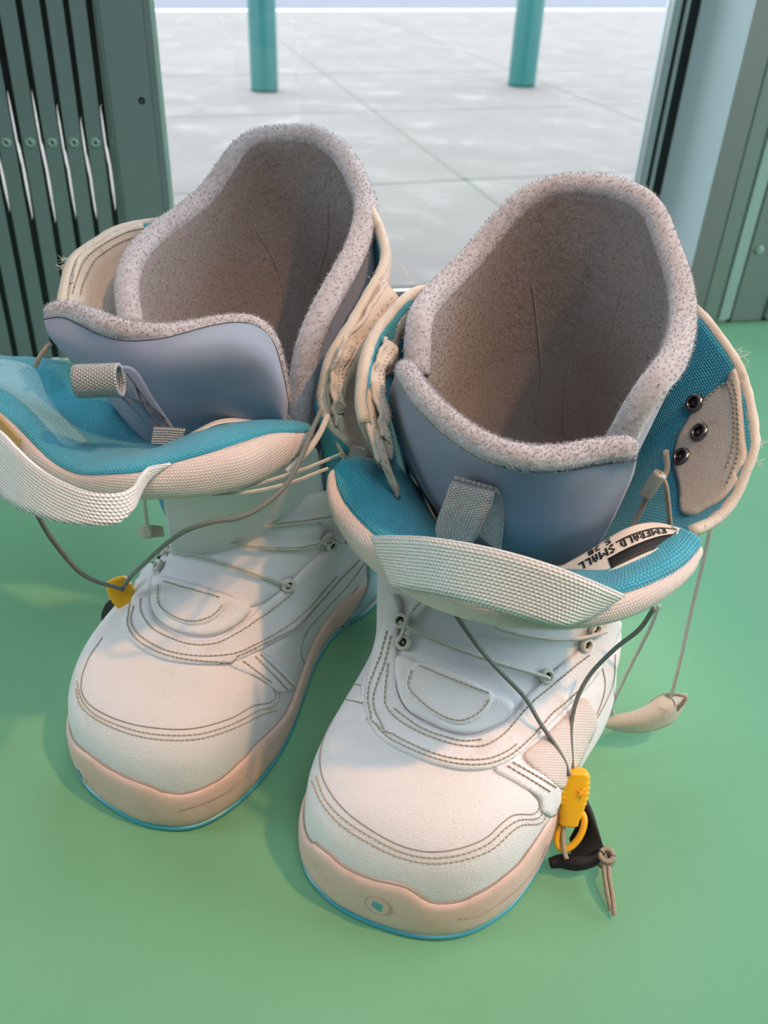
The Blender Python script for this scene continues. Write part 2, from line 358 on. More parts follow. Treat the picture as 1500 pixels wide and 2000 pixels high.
# ================================================================== the setting
E_ = np.array([.9694, .2455, 0]); NI = np.array([.2455, -.9694, 0]); W0 = np.array([-.431, .884, 0]); WROT = math.atan2(E_[1], E_[0])
def WH(x, y, off=0.):
    d = ray(x, y); p0 = W0 + NI*off; t = ((p0 - CAM)@NI)/(d@NI); q = CAM + d*t; return (q - p0)@E_, q[2]
def WP(s, off=0., z=0.): return W0 + E_*s + NI*off + np.array([0, 0, z])
def struct(o): o['kind'] = 'structure'; return o
def wbox(s0, s1, o0, o1, z0, z1, bev=0):
    return box((WP((s0+s1)/2, (o0+o1)/2, (z0+z1)/2)), (abs(s1-s0), abs(o1-o0), z1-z0), WROT, bev)
GZ = -.35
def prism(poly, z0, z1):
    n = len(poly); V = [(x, y, z0) for x, y in poly] + [(x, y, z1) for x, y in poly]
    return V, [list(range(n))[::-1], [n+i for i in range(n)]] + [[i, (i+1) % n, (i+1) % n+n, i+n] for i in range(n)]
SL, SR = -1.9, 2.7
a, b = WP(SL), WP(SR)
struct(link('floor', *prism([(a[0], a[1]), (a[0], -2.6), (b[0], -2.6), (b[0], b[1])], GZ-.05, GZ), 'floor', smooth=False))
struct(link('ceiling', *prism([(a[0], a[1]), (a[0], -2.6), (b[0], -2.6), (b[0], b[1])], 2.3, 2.35), 'ceil', smooth=False))
for nm, wn, x0, x1, y1 in (('wall_left', 'added_window_left', a[0]-.08, a[0], a[1]), ('wall_right', 'added_window_right', b[0], b[0]+.08, b[1])):
    struct(link(nm, *prism([(x0, y1), (x0, -2.6), (x1, -2.6), (x1, y1)], GZ, -.02), 'wall', smooth=False))
    struct(link(nm, *prism([(x0, -.3), (x0, -2.6), (x1, -2.6), (x1, -.3)], -.02, 2.3), 'wall', smooth=False))
    struct(link(wn, *prism([(x0+.03, y1), (x0+.03, -.3), (x0+.04, -.3), (x0+.04, y1)], -.02, 2.3), 'glass', smooth=False))  # unseen side windows, added so daylight comes in from left and right
struct(link('wall_back', *prism([(a[0], -2.68), (b[0], -2.68), (b[0], -2.6), (a[0], -2.6)], GZ, 2.3), 'wall', smooth=False))
RD = -.17
struct(link('wall_front', *wbox(SL, SR, RD-.03, -.002, GZ, -.004), 'column', smooth=False))
struct(link('trim_sill', *wbox(SL, SR, RD-.03, -.002, -.004, 0), 'joint', smooth=False))
# pavement, curb, road
def gline(p, q, w, z0, z1, ext=0.):
    A_ = PZ(*p, GZ)[:2]; B_ = PZ(*q, GZ)[:2]; d = (B_-A_)/np.linalg.norm(B_-A_); A_ = A_ - d*ext; B_ = B_ + d*ext; n = np.array([-d[1], d[0]])*w/2
    return prism([tuple(A_-n), tuple(B_-n), tuple(B_+n), tuple(A_+n)], z0, z1)
k0, k1 = PZ(330, 22, GZ)[:2], PZ(1250, 20, GZ)[:2]; kd = (k1-k0)/np.linalg.norm(k1-k0); kn = np.array([-kd[1], kd[0]])
K = lambda s, t: tuple((k0+k1)/2 + kd*s + kn*t)
f0, f1 = WP(-14, RD-.031)[:2], WP(14, RD-.031)[:2]
struct(link('pavement', *prism([tuple(f0), tuple(f1), K(40, 0), K(-40, 0)], GZ-.1, GZ), 'concrete', smooth=False))
struct(link('curb', *prism([K(-40, 0), K(40, 0), K(40, .3), K(-40, .3)], GZ-.12, GZ+.004), 'curb', smooth=False))
struct(link('road', *prism([K(-60, .3), K(60, .3), K(60, 60), K(-60, 60)], GZ-.3, GZ-.12), 'asphalt', smooth=False))
A = Acc()
for p, q, w_, e in [((535, 70), (975, 400), .02, 1.2), ((750, 40), (1260, 240), .02, 1.5), ((330, 148), (1290, 135), .02, 3), ((330, 229), (1260, 203), .022, 2), ((345, 378), (1240, 335), .018, 1.0)]:
    A.add(*gline(p, q, w_, GZ-.001, GZ+.0015, e))
struct(A.obj('pavement_joint', 'joint', smooth=False))
for i, (x, y, lab) in enumerate([(517, 178, 'teal painted round steel bollard on the pavement outside, the left one of the two'), (1018, 168, 'teal painted round steel bollard on the pavement outside, the right one nearer the window frame')]):
    p = PZ(x, y, GZ); dist = (p - CAM)@_f; r_ = 26.5/F*dist
    prof = [(r_, GZ), (r_, GZ+.02), (r_, GZ+.5), (r_, .78), (r_*.93, .83), (r_*.7, .87), (r_*.35, .89), (.001, .895)]
    th = np.linspace(0, 2*np.pi, 40, endpoint=False); G = np.array([[(p[0]+a_*math.cos(t), p[1]+a_*math.sin(t), z) for t in th] for a_, z in prof])
    o = link('bollard', G.reshape(-1, 3), grid_faces(len(prof), 40, True) + [list(range(40))[::-1]], 'bollard'); o['label'] = lab; o['category'] = 'bollard'; o['group'] = 'teal bollards outside the window'
# the green table
ta, tb = WP(-1.3, .001), WP(2.2, .001)
tb_ = thing('display_table', (.3, .3, 0), 'mint green laminate table top under the two boots, running back to the window', 'table')
link('table_top', *prism([(ta[0], -.35), (tb[0], -.35), (tb[0], tb[1]), (ta[0], ta[1])], -.028, 0), 'table', tb_, smooth=False)
link('plinth', *prism([(ta[0]+.1, -.25), (tb[0]-.1, -.25), (tb[0]-.1, tb[1]-.08), (ta[0]+.1, ta[1]-.08)], GZ+.001, -.028), 'column', tb_, smooth=False)
# window: panes + right hand frame
sEdgeL = (WH(343, 430)[0] + WH(303, 20)[0])/2
sx = lambda x, y=300, off=0.: WH(x, y, off)[0]
win = thing('window_1', WP(0, 0, 0), '', ''); del win['label']; del win['category']; win['kind'] = 'structure'
sr = lambda x, y=300: WH(x, y, RD)[0]
link('pane', *wbox(-.75, sr(1262), RD-.012, RD-.006, 0, 2.3), 'glass', win, smooth=False)
link('frame_bead', *wbox(sr(1258), sr(1272), RD-.02, RD+.004, 0, 2.3, .0015), 'alu', win, smooth=False)
link('gasket', *wbox(sr(1272), sr(1279), RD-.02, RD, 0, 2.3), 'gasket', win, smooth=False)
link('frame_bead', *wbox(sr(1279), sr(1286), RD-.02, RD+.005, 0, 2.3, .0015), 'alu', win, smooth=False)
link('gasket', *wbox(sr(1286), sr(1306), RD-.02, RD+.002, 0, 2.3), 'gasket', win, smooth=False)
j0, j1 = WP(sr(1305), RD), WP(sx(1441), 0); jn = np.array([j1[1]-j0[1], -(j1[0]-j0[0]), 0]); jn = -jn/np.linalg.norm(jn)*.02
link('jamb', *prism([tuple(j0[:2]), tuple(j1[:2]), tuple((j1+jn)[:2]), tuple((j0+jn)[:2])], 0, 2.3), 'jamb', win, smooth=False)
o5 = lambda x: WH(x, 500)[0]
struct(link('trim_1', *wbox(sx(1441), o5(1421), -.04, .012, 0, 2.3, .002), 'column', smooth=False))
struct(link('trim_2', *wbox(o5(1424), o5(1459), -.04, .006, 0, 2.3, .006), 'panel_light', smooth=False))
col = struct(link('wall_front_column', *wbox(o5(1459), o5(1459)+.05, -.04, .002, 0, 2.3, .002), 'column', smooth=False))
struct(link('trim_3', *wbox(o5(1459)+.054, o5(1459)+.12, -.04, .008, 0, 2.3, .004), 'panel_light', smooth=False))
s_, z_ = WH(1481, 487); rv = WP(s_, .002, z_)
def dome(c, n, r, h, seg=20, hole=0.):
    n = np.array(n, float); n /= np.linalg.norm(n); a = np.cross(n, [0, 0, 1.]) if abs(n[2]) < .95 else np.array([1., 0, 0]); a /= np.linalg.norm(a); b = np.cross(n, a)
    prof = [(r, -.001), (r, h*.25), (r*.9, h*.7), (r*.65, h), (max(hole, .001), h if not hole else h*.8)] + ([(hole*.9, -.0005)] if hole else [])
    th = np.linspace(0, 2*np.pi, seg, endpoint=False)
    G = np.array([[np.array(c) + n*z + (a*math.cos(t) + b*math.sin(t))*q for t in th] for q, z in prof]); return G.reshape(-1, 3), grid_faces(len(prof), seg, True, flip=True)
struct(link('trim_4', *dome(rv, NI, .006, .003), 'panel_light'))
struct(link('window_2', *wbox(o5(1459)+.12, SR, RD-.012, RD-.006, 0, 2.3), 'glass', smooth=False))
# slotted steel panel on the left
PT = .010
pan = thing('slotted_panel', WP(sEdgeL, PT, 0), 'grey-green metal panel with vertical slots and round rivets, left of the window glass', 'metal panel')
slotx = [114, 268, 412, 552, 690]          # crop px at y=430
sl = [WH(x/3.333, 279, PT)[0] for x in slotx]; pit = (sl[-1]-sl[0])/4; sl = [sl[0]-pit*k for k in (12,11,10,9,8,7,6,5,4,3,2,1)] + sl; gw = .0058
lens = {-1: [((160, 80), (260, 420)), ((250, 310), (400, 950))]}
lensd = {11: (225, 412), 12: (175, 430), 13: (175, 436), 14: (204, 425), 15: (228, 428), 16: (204, 412)}
s1 = (WH(250, 435, PT)[0] + WH(190, 5, PT)[0])/2
link('panel_plate', *wbox(s1-.001, sEdgeL-.012, PT-.002, PT+.0025, .001, 2.3, .0008), 'panel', pan, smooth=False)
s1 = (WH(250, 435, PT)[0] + WH(190, 5, PT)[0])/2
link('panel_lip', *wbox(s1-.0035, s1+.0, PT-.001, PT+.003, .001, 2.3, .0012), 'panel', pan, smooth=False)
link('edge_channel', *wbox(sEdgeL-.012, sEdgeL-.0055, PT-.02, PT-.0025, .001, 2.3, .001), 'panel', pan, smooth=False)
link('edge_strip', *wbox(sEdgeL-.0055, sEdgeL, PT-.03, PT-.004, .001, 2.3, .001), 'panel_light', pan, smooth=False, label='pale corner strip')
zr1 = WH(100, 279, PT)[1]; zr2 = WH(110, 710, PT)[1]
(sa_, za_), (sb_, zb_) = WH(54, 279, PT), WH(127, 709, PT); KS = (sb_-sa_)/(zb_-za_)      # the slats lean a little in the wall plane
def lean(V): V = np.array(V, float); return V + E_*((V[:, 2:3] - zr1)*KS)
sl.append(sl[-1] + pit)
for i, s in enumerate(sl):
    lo = s - pit + gw/2
    V, Fc = wbox(lo, s - gw/2, PT-.0025, PT, .001, 1.0, .0008); link('slat', lean(V), Fc, 'panel', pan, smooth=False)
    if i >= 10:
        for zz in (zr1, zr2):
            c = WP(s - pit/2 + (zz-zr1)*KS, PT, zz); V, Fc = dome(c, NI, .0048, .0016, 24, .0016)
            link('rivet', V, Fc, 'rivet_green', pan); V, Fc = dome(c, NI, .0017, .0002, 12); link('rivet_hole', V, Fc, 'hole', pan)
    # dark strip behind the groove, long lens shaped openings cut to make its bright glints
    zs = np.linspace(.001, 1.0, 260); hw = .009; S0 = s + (zs-zr1)*KS; L = S0.copy(); R = L.copy()
    if i in lensd:
        y0, y1 = lensd[i]; zz0, zz1 = [WH(60 + 40*(i-12), yy, PT-.0035)[1] for yy in (y0, y1)]
        for za, zb, oc, wd_ in ((zz0, zz0 + (zz1-zz0)*.55, -.0011, .0010), (zz0 + (zz1-zz0)*.38, zz1, .0010, .0014)):
            t = (zs - za)/(zb - za); m_ = (t > 0) & (t < 1); c_ = S0 + oc + .0008*(t-.5); wd = wd_*np.sin(np.pi*np.clip(t, 0, 1))**.7
            L2 = np.where(m_, c_ - wd, L); R2 = np.where(m_, c_ + wd, R); both = m_ & (R > L)
            L = np.where(both, np.minimum(L, L2), L2); R = np.where(both, np.maximum(R, R2), R2)
    A = Acc()
    for a_, b_ in ((S0-hw, L), (R, S0+hw)):
        G = np.array([[WP(a_[k], PT-.0035, zs[k]), WP(b_[k], PT-.0035, zs[k])] for k in range(len(zs))]); V, Fc, U = solid(G, .0008); A.add(V, Fc)
    A.obj('groove_back', 'groove', pan, smooth=False)
c = WP(WH(277, 196, PT)[0], PT+.0025, WH(277, 196, PT)[1]); link('top_panel', *wbox(SL, sEdgeL, PT-.004, PT+.004, .985, 2.3), 'panel', pan, smooth=False)
link('screw_hole', *dome(c, NI, .0034, .0003), 'hole', pan)
link('window_3', *wbox(SL, -.75, RD-.012, RD-.006, 0, 2.3), 'glass', smooth=False)['kind'] = 'structure'
# ================================================================== the boots
BASE = [(0., -.014), (.0025, -.030), (.012, -.0475), (.030, -.0575), (.06, -.0615), (.09, -.0580), (.12, -.0490), (.15, -.0400), (.178, -.0360), (.198, -.0385), (.215, -.0440), (.25, -.0440), (.275, -.0395), (.294, -.028),
        (.306, -.010), (.307, .010), (.294, .028), (.27, .0415), (.24, .046), (.20, .049), (.16, .055), (.12, .062), (.09, .0635), (.06, .061), (.035, .0535), (.015, .039), (.004, .019)]
NB = 200; L0 = .307
def sstep(x): x = np.clip(x, 0, 1); return x*x*(3-2*x)
#          z     uf    wf    wr    uh
SLICE = [(.016, .004, .970, .97, .304), (.024, .0012, .985, .99, .306), (.034, .0005, .992, 1.0, .307), (.045, .002, .985, 1.0, .306), (.056, .0065, .955, .98, .304), (.065, .015, .905, .96, .301),
         (.0715, .027, .845, .97, .299), (.077, .042, .79, .98, .298), (.084, .058, .73, .99, .297), (.094, .075, .70, .99, .297), (.107, .090, .72, 1.03, .297), (.122, .104, .78, 1.10, .299), (.138, .113, .84, 1.16, .300), (.155, .119, .87, 1.20, .300)]
class Boot:
    def __init__(s, O, ang, mirror, label, uk=1.):
        s.O = np.array([O[0], O[1], 0.]); s.a = np.array([math.sin(ang), math.cos(ang), 0]); s.b = np.array([math.cos(ang), -math.sin(ang), 0]); s.m = -1 if mirror else 1
        s.root = thing('snowboard_boot', tuple(s.O + s.a*.15), label, 'boot', 'pair of white snowboard boots on the table')
        B = spl(BASE, NB, True); s.B = np.stack([B[:, 0], B[:, 1]*s.m], -1)
        if mirror: s.B = np.roll(s.B[::-1], 1, 0)
    def w(s, u, v, z): return s.O + s.a*np.asarray(u)[..., None] + s.b*np.asarray(v)[..., None] + np.array([0, 0, 1.])*np.asarray(z)[..., None]
    def ring(s, z, uf, wf, wr, uh, off=0.):
        u = s.B[:, 0]; v = s.B[:, 1]; fw = sstep((.20-u)/.19)
        uu = uf + u/L0*(uh-uf); vv = v*(wf*fw + wr*(1-fw)) 
        if off:
            P = np.stack([uu, vv], -1); d = np.roll(P, -1, 0) - np.roll(P, 1, 0); n = np.stack([d[:, 1], -d[:, 0]], -1); n /= np.linalg.norm(n, axis=1, keepdims=True)
            if np.sum(n*(P - P.mean(0))) < 0: n = -n
            P = P + n*off; uu, vv = P[:, 0], P[:, 1]
        return uu, vv, np.full(NB, z)
    def foot(s, ztop, trace=None, sh=(0., 0.), lat=0.):
        T = spl(SLICE, 90); G = []
        for t in T:
            u_, v_, z_ = s.ring(*t); k = sstep((t[0]-.06)/.06); m_ = sstep(u_/.12) if t[0] < .08 else 1.
            # fuller waist above the cut-in sole
            v_ = v_*(1 + lat*sstep(v_*40)*sstep((t[0]-.008)/.035)*np.exp(-((u_-.165)/.055)**2)); v_ = v_*(1 + .08*sstep((t[0]-.018)/.03)*np.exp(-((u_-.18)/.045)**2))
            G.append(s.w(u_ + sh[0]*k*m_, v_ + (sh[1] + sh[2]*(t[0]-.1)/.05 if len(sh) > 2 else sh[1])*k*m_, z_))
        G = np.stack(G); s.G = G
        V, Fc, U = solid2(G, .003)
        s.upper = link('upper', V, Fc, 'vamp', s.root, uv=U)
        s.tree = bvh(G.reshape(-1, 3), grid_faces(len(G), NB, True))
        # midsole ring with wavy top
        uu, vv, _ = s.ring(0, 0, 1., 1., L0); zt = ztop(uu, vv)
        if trace:
            u1, v1, _ = s.ring(0, 0, 1., 1., L0, .002); W = [s.w(u1, v1, np.full(NB, z)) for z in np.linspace(0, .07, 36)]; W = np.stack(W); Q = proj(W); got = []
            front = ((W[0] - CAM)[:, :2]*np.stack([np.roll(W[0], -1, 0) - np.roll(W[0], 1, 0)])[0][:, :2][:, ::-1]*np.array([1, -1])).sum(1)
            sgn = np.sign(front[np.argmin(uu)]); vis = np.sign(front) == sgn
            for x, y in spl(trace, 70):
                d = (Q[..., 0]-x)**2 + (Q[..., 1]-y)**2 + np.where(vis, 0, 1e7)[None]; i = np.unravel_index(np.argmin(d), d.shape); got.append((i[1], i[0]*.002, d[i]))
            got = [g for g in got if g[2] < 60]; idx = np.array([g[0] for g in got]); zz = np.array([g[1] for g in got])
            # average per ring index, feather into the default profile
            k = np.unwrap(idx/NB*2*np.pi)/(2*np.pi)*NB; o_ = np.argsort(k); k = k[o_]; zz = np.convolve(np.pad(zz[o_], 2, 'edge'), np.ones(5)/5, 'valid')
            for j in range(int(k[0]) - 12, int(k[-1]) + 13):
                f = 1. if k[0] <= j <= k[-1] else max(0, 1 - (k[0]-j if j < k[0] else j-k[-1])/12); f = f*f*(3-2*f)
                zt[j % NB] = zt[j % NB]*(1-f) + np.interp(j, k, zz)*f
            print('ZT', s.m, round(k[0]), round(k[-1]), zz.round(3).tolist()[::6])
        prof = [(-.010, .0030, 0), (.0005, .0030, 0), (.0028, .008, 0), (.0036, .5, 1), (.0032, .84, 1), (.0024, .95, 1), (.0010, 1.0, 1), (-.0020, .985, 1)]
        R = []
        for off, z, rel in prof:
            u_, v_, _ = s.ring(0, 0, 1., 1., L0, off - .0008); zz = zt*z if rel else np.full(NB, z)
            R.append(s.w(u_, v_, zz))
        Gm = np.stack(R); Gm = np.stack([spl(Gm[:, j], 22) for j in range(NB)], 1)
        s.midsole = link('midsole', Gm.reshape(-1, 3), grid_faces(22, NB, True), 'midsole', s.root); s.mtree = bvh(Gm.reshape(-1, 3), grid_faces(22, NB, True))
        R = []
        for off, z in [(-.03, .0), (-.004, 0), (.0008, .0008), (.0018, .002), (.0012, .0034), (-.006, .0036)]:
            u_, v_, _ = s.ring(0, 0, 1., 1., L0, off); R.append(s.w(u_, v_, np.full(NB, z)))
        Go = np.stack(R); link('outsole', Go.reshape(-1, 3), grid_faces(len(R), NB, True) + [list(range(NB))], 'outsole', s.root, label='translucent teal rubber outsole')
        u_, v_, _ = s.ring(0, .0, 1, 1, L0, -.006); link('footbed', s.w(u_, v_, np.full(NB, .03)), [list(range(NB))], 'footbed', s.root)
        A = Acc(); off = s.ring(0, 0, 1., 1., L0, -.0002)
        A.add(*tube(s.w(off[0], off[1], zt), .0005, 6, True)); A.obj('welt_line', 'seam', s.midsole)
def solid2(G, th):
    """closed-in-columns shell with inner wall"""
    n = gnorm(G, True); c = G.mean(1, keepdims=True)
    if np.sum(n*(G-c)) < 0: n = -n
    B = G - n*th; nr, nc = G.shape[:2]; N = nr*nc
    Fc = grid_faces(nr, nc, True) + grid_faces(nr, nc, True, True, N)
    for j in range(nc): Fc.append([(nr-1)*nc + j, (nr-1)*nc + (j+1) % nc, N + (nr-1)*nc + (j+1) % nc, N + (nr-1)*nc + j])
    return np.concatenate([G.reshape(-1, 3), B.reshape(-1, 3)]), Fc, np.concatenate([guv(G), guv(G)])

class Cone:
    """leaning oval shaft: c0 at z=.10, lean per metre, radii ra (along the foot) rb (across) at z=.1 and z=.30"""
    def __init__(s, bt, c0, c1, ra, rb, e=2.3, rot=0.):
        s.rot = rot; s.bt = bt; s.c0 = np.array(c0); s.c1 = np.array(c1); s.ra = ra; s.rb = rb; s.e = e
    def P(s, ph, z, k=0.):
        t = (np.asarray(z) - .10)/.20; k = k - np.clip(.145 - np.asarray(z), 0, 1)*.30; ph = np.asarray(ph)*math.pi/180
        u = s.c0[0]*(1-t) + s.c1[0]*t; v = s.c0[1]*(1-t) + s.c1[1]*t; ra = s.ra[0]*(1-t) + s.ra[1]*t + k; rb = s.rb[0]*(1-t) + s.rb[1]*t + k
        c, q = np.cos(ph), np.sin(ph); r = (np.abs(c)**s.e + np.abs(q)**s.e)**(-1/s.e)
        x, y = -ra*c*r, rb*q*r; cr, sr = math.cos(s.rot), math.sin(s.rot); return s.bt.w(u + x*cr + y*sr, v - x*sr + y*cr, z)
    def solve(s, pts, k=0., wphi=.9, span=28):
        out = []
        for x, y, h, *zz in pts:
            if zz: out.append((h, zz[0])); continue
            ph, z = np.meshgrid(np.arange(h-span, h+span, 1.), np.arange(.10, .34, .0015)); q = proj(s.P(ph, z, k))
            d = (q[..., 0]-x)**2 + (q[..., 1]-y)**2 + (wphi*(ph-h))**2; i = np.unravel_index(np.argmin(d), d.shape); out.append((ph[i], z[i]))
        return np.array(out)
def liner(bt, cone, rim, seamrow, bottom=.045, k_tip=None):
    """back piece of the liner: neoprene outside, fleece inside, rolled fleece edge"""
    s = cone.solve(rim, -.0045); s = spl(s, 120); s[:, 1] = np.convolve(np.pad(s[:, 1], 3, 'edge'), np.ones(7)/7, 'valid')
    M_ = 40; G = np.zeros((M_, 120, 3)); Gi = np.zeros((M_, 120, 3))
    for i in range(M_):
        t = i/(M_-1); z = s[:, 1]*(1-t) + bottom*t
        G[i] = cone.P(s[:, 0], z, 0.); Gi[i] = cone.P(s[:, 0], z, -.0105)
    n = gnorm(G)
    c = G.mean(1, keepdims=True); o = 1 if np.sum(n*(G - c)) > 0 else -1
    ln = sheet('liner', G, .004, 'neoprene', bt.root, o)
    lin_ = sheet('liner_lining', Gi, .0035, 'lining', ln, -o)
    rimc = (cone.P(s[:, 0], s[:, 1], -.0045)); rimc = smooth3(rimc, 3)
    # rolled edge: elliptical tube, wider across than thick
    V, Fc, U = tube(rimc, np.full(120, .0066), 22, wob=.02); A = Acc().add(V, Fc, U)
    N = (V.reshape(120, 22, 3) - rimc[:, None]); N /= np.linalg.norm(N, axis=-1, keepdims=True)
    V2, F2 = fuzz(jitter(V.reshape(120, 22, 3), 1), N[:-1, :-1], 26000, .0016, .00022); A.add(V2, F2)
    A.obj('fleece_edge', 'trim', ln, label='rolled fleece edge of the liner')
    A = Acc()
    top = Gi[1:16]; nn = -gnorm(top)*o
    for _ in range(3):
        V2, F2 = fuzz(jitter(top, 1), nn[:-1, :-1], 9000, .0014, .00022, .8); A.add(V2, F2)
    A.obj('fleece_pile', 'lining', ln)['kind'] = 'stuff'
    return ln, G, Gi, s
def liner_tongue(bt, rowsc, trimr=.0052):
    """front flap of the liner; rowsc[0] is the trim centre line"""
    G = rows(rowsc, 90, 40); n = gnorm(G); o = 1 if np.sum(n*(CAM - G)) > 0 else -1
    t = sheet('liner_tongue', G, .006, 'neoprene', bt.root, o)
    back = G - n*o*.0075; sheet('tongue_lining', back, .002, 'lining', t, -o)
    path = smooth3(G[0] - n[0]*o*.003, 2)
    R = np.full(90, trimr); R[:4] *= [.55, .8, .92, 1]; R[-4:] *= [1, .92, .8, .55]
    V, Fc, U = tube(path, R, 20, wob=.03); A = Acc().add(V, Fc, U); N = V.reshape(90, 20, 3) - path[:, None]; N /= np.linalg.norm(N, axis=-1, keepdims=True)
    V2, F2 = fuzz(jitter(V.reshape(90, 20, 3), 1), N[:-1, :-1], 22000, .0015, .0002); A.add(V2, F2); A.obj('fleece_trim', 'trim', t, label='thick fleece trim along the top')
    arc = np.concatenate([np.zeros((1, 90)), np.cumsum(np.linalg.norm(np.diff(G, axis=0), axis=-1), 0)]); q = np.array([[np.interp(trimr*1.02, arc[:, j], G[:, j, c]) for c in range(3)] for j in range(90)])
    A = Acc(); A.add(*tube(smooth3(q + n[2]*o*.0002, 4), .0003, 6)); A.obj('trim_seam', 'thread_dark', t)
    return t, G, o
def lipsheets(bt, white, tealrows, mat='teal'):
    """padded outer tongue lip: white mesh outside, teal lining inside"""
    Gw = rows(white, 90, 26); n = gnorm(Gw); o = 1 if np.sum(n*(CAM-Gw)) > 0 else -1
    a = sheet('outer_tongue', Gw, .0015, 'mesh', bt.root, o)
    Gt = rows(tealrows, 90, 34); n = gnorm(Gt); o = 1 if np.sum(n*(CAM-Gt)) > 0 else -1
    b = sheet('tongue_lining', Gt, .0015, mat, a, o, label='teal mesh lining')
    A = Acc(); A.add(*tube(smooth3(Gt[0]), .0007, 6)); A.obj('lip_seam', 'mesh', a)
    return a, Gw, Gt
def ribbon(name, top, bot, mat, parent, n=60, th=.0016, label=None, m=8):
    G = rows([top, bot], n, m); nn = gnorm(G); o = 1 if np.sum(nn*(CAM-G)) > 0 else -1
    V, Fc, U = solid(G, th, o); return link(name, V, Fc, mat, parent, True, U, label)
def fray(A, p, n, spread=.003, length=.004, r=.00012):
    for _ in range(n):
        q = np.array(p) + rng.normal(0, spread*.4, 3); d = rng.normal(0, 1, 3); d /= np.linalg.norm(d); e = rng.normal(0, .5, 3)
        A.add(*tube(spl([q, q + d*length*.5 + e*length*.2, q + d*length + e*length*.5], 6), r, 4))

# ---------------- shared front-of-foot details, driven by outlines traced on each boot
def foot_details(bt, D):
    T = bt.tree; U = bt.upper
    tg = panel('tongue_cover', D['tongue'], T, .0012, 'tongue', bt.root, 8, edge=10)
    panel('eyestay', D['eyestay'], T, .0030, 'white_leather', bt.root, 6, edge=7, soft=.75)
    k1_ = panel('lace_keeper', D['keeper'], T, .0046, 'white_leather', bt.root, 5, edge=8, soft=.8)
    panel('keeper_patch', D['patch'], T, .0058, 'white_leather', k1_, 5, edge=6, soft=.85)
    for k, mat in D.get('panels', []): panel('side_panel', k, T, .0014, mat, U, 7, edge=6)
    A = Acc()
    for p in D['seams']: seam(A, T, p)
    if A.n: A.obj('seam_line', 'seam', U)
    A = Acc()
    for p, off in D['stitch']: stitches(A, T, p, off=off)
    A.obj('stitching', 'thread', U)

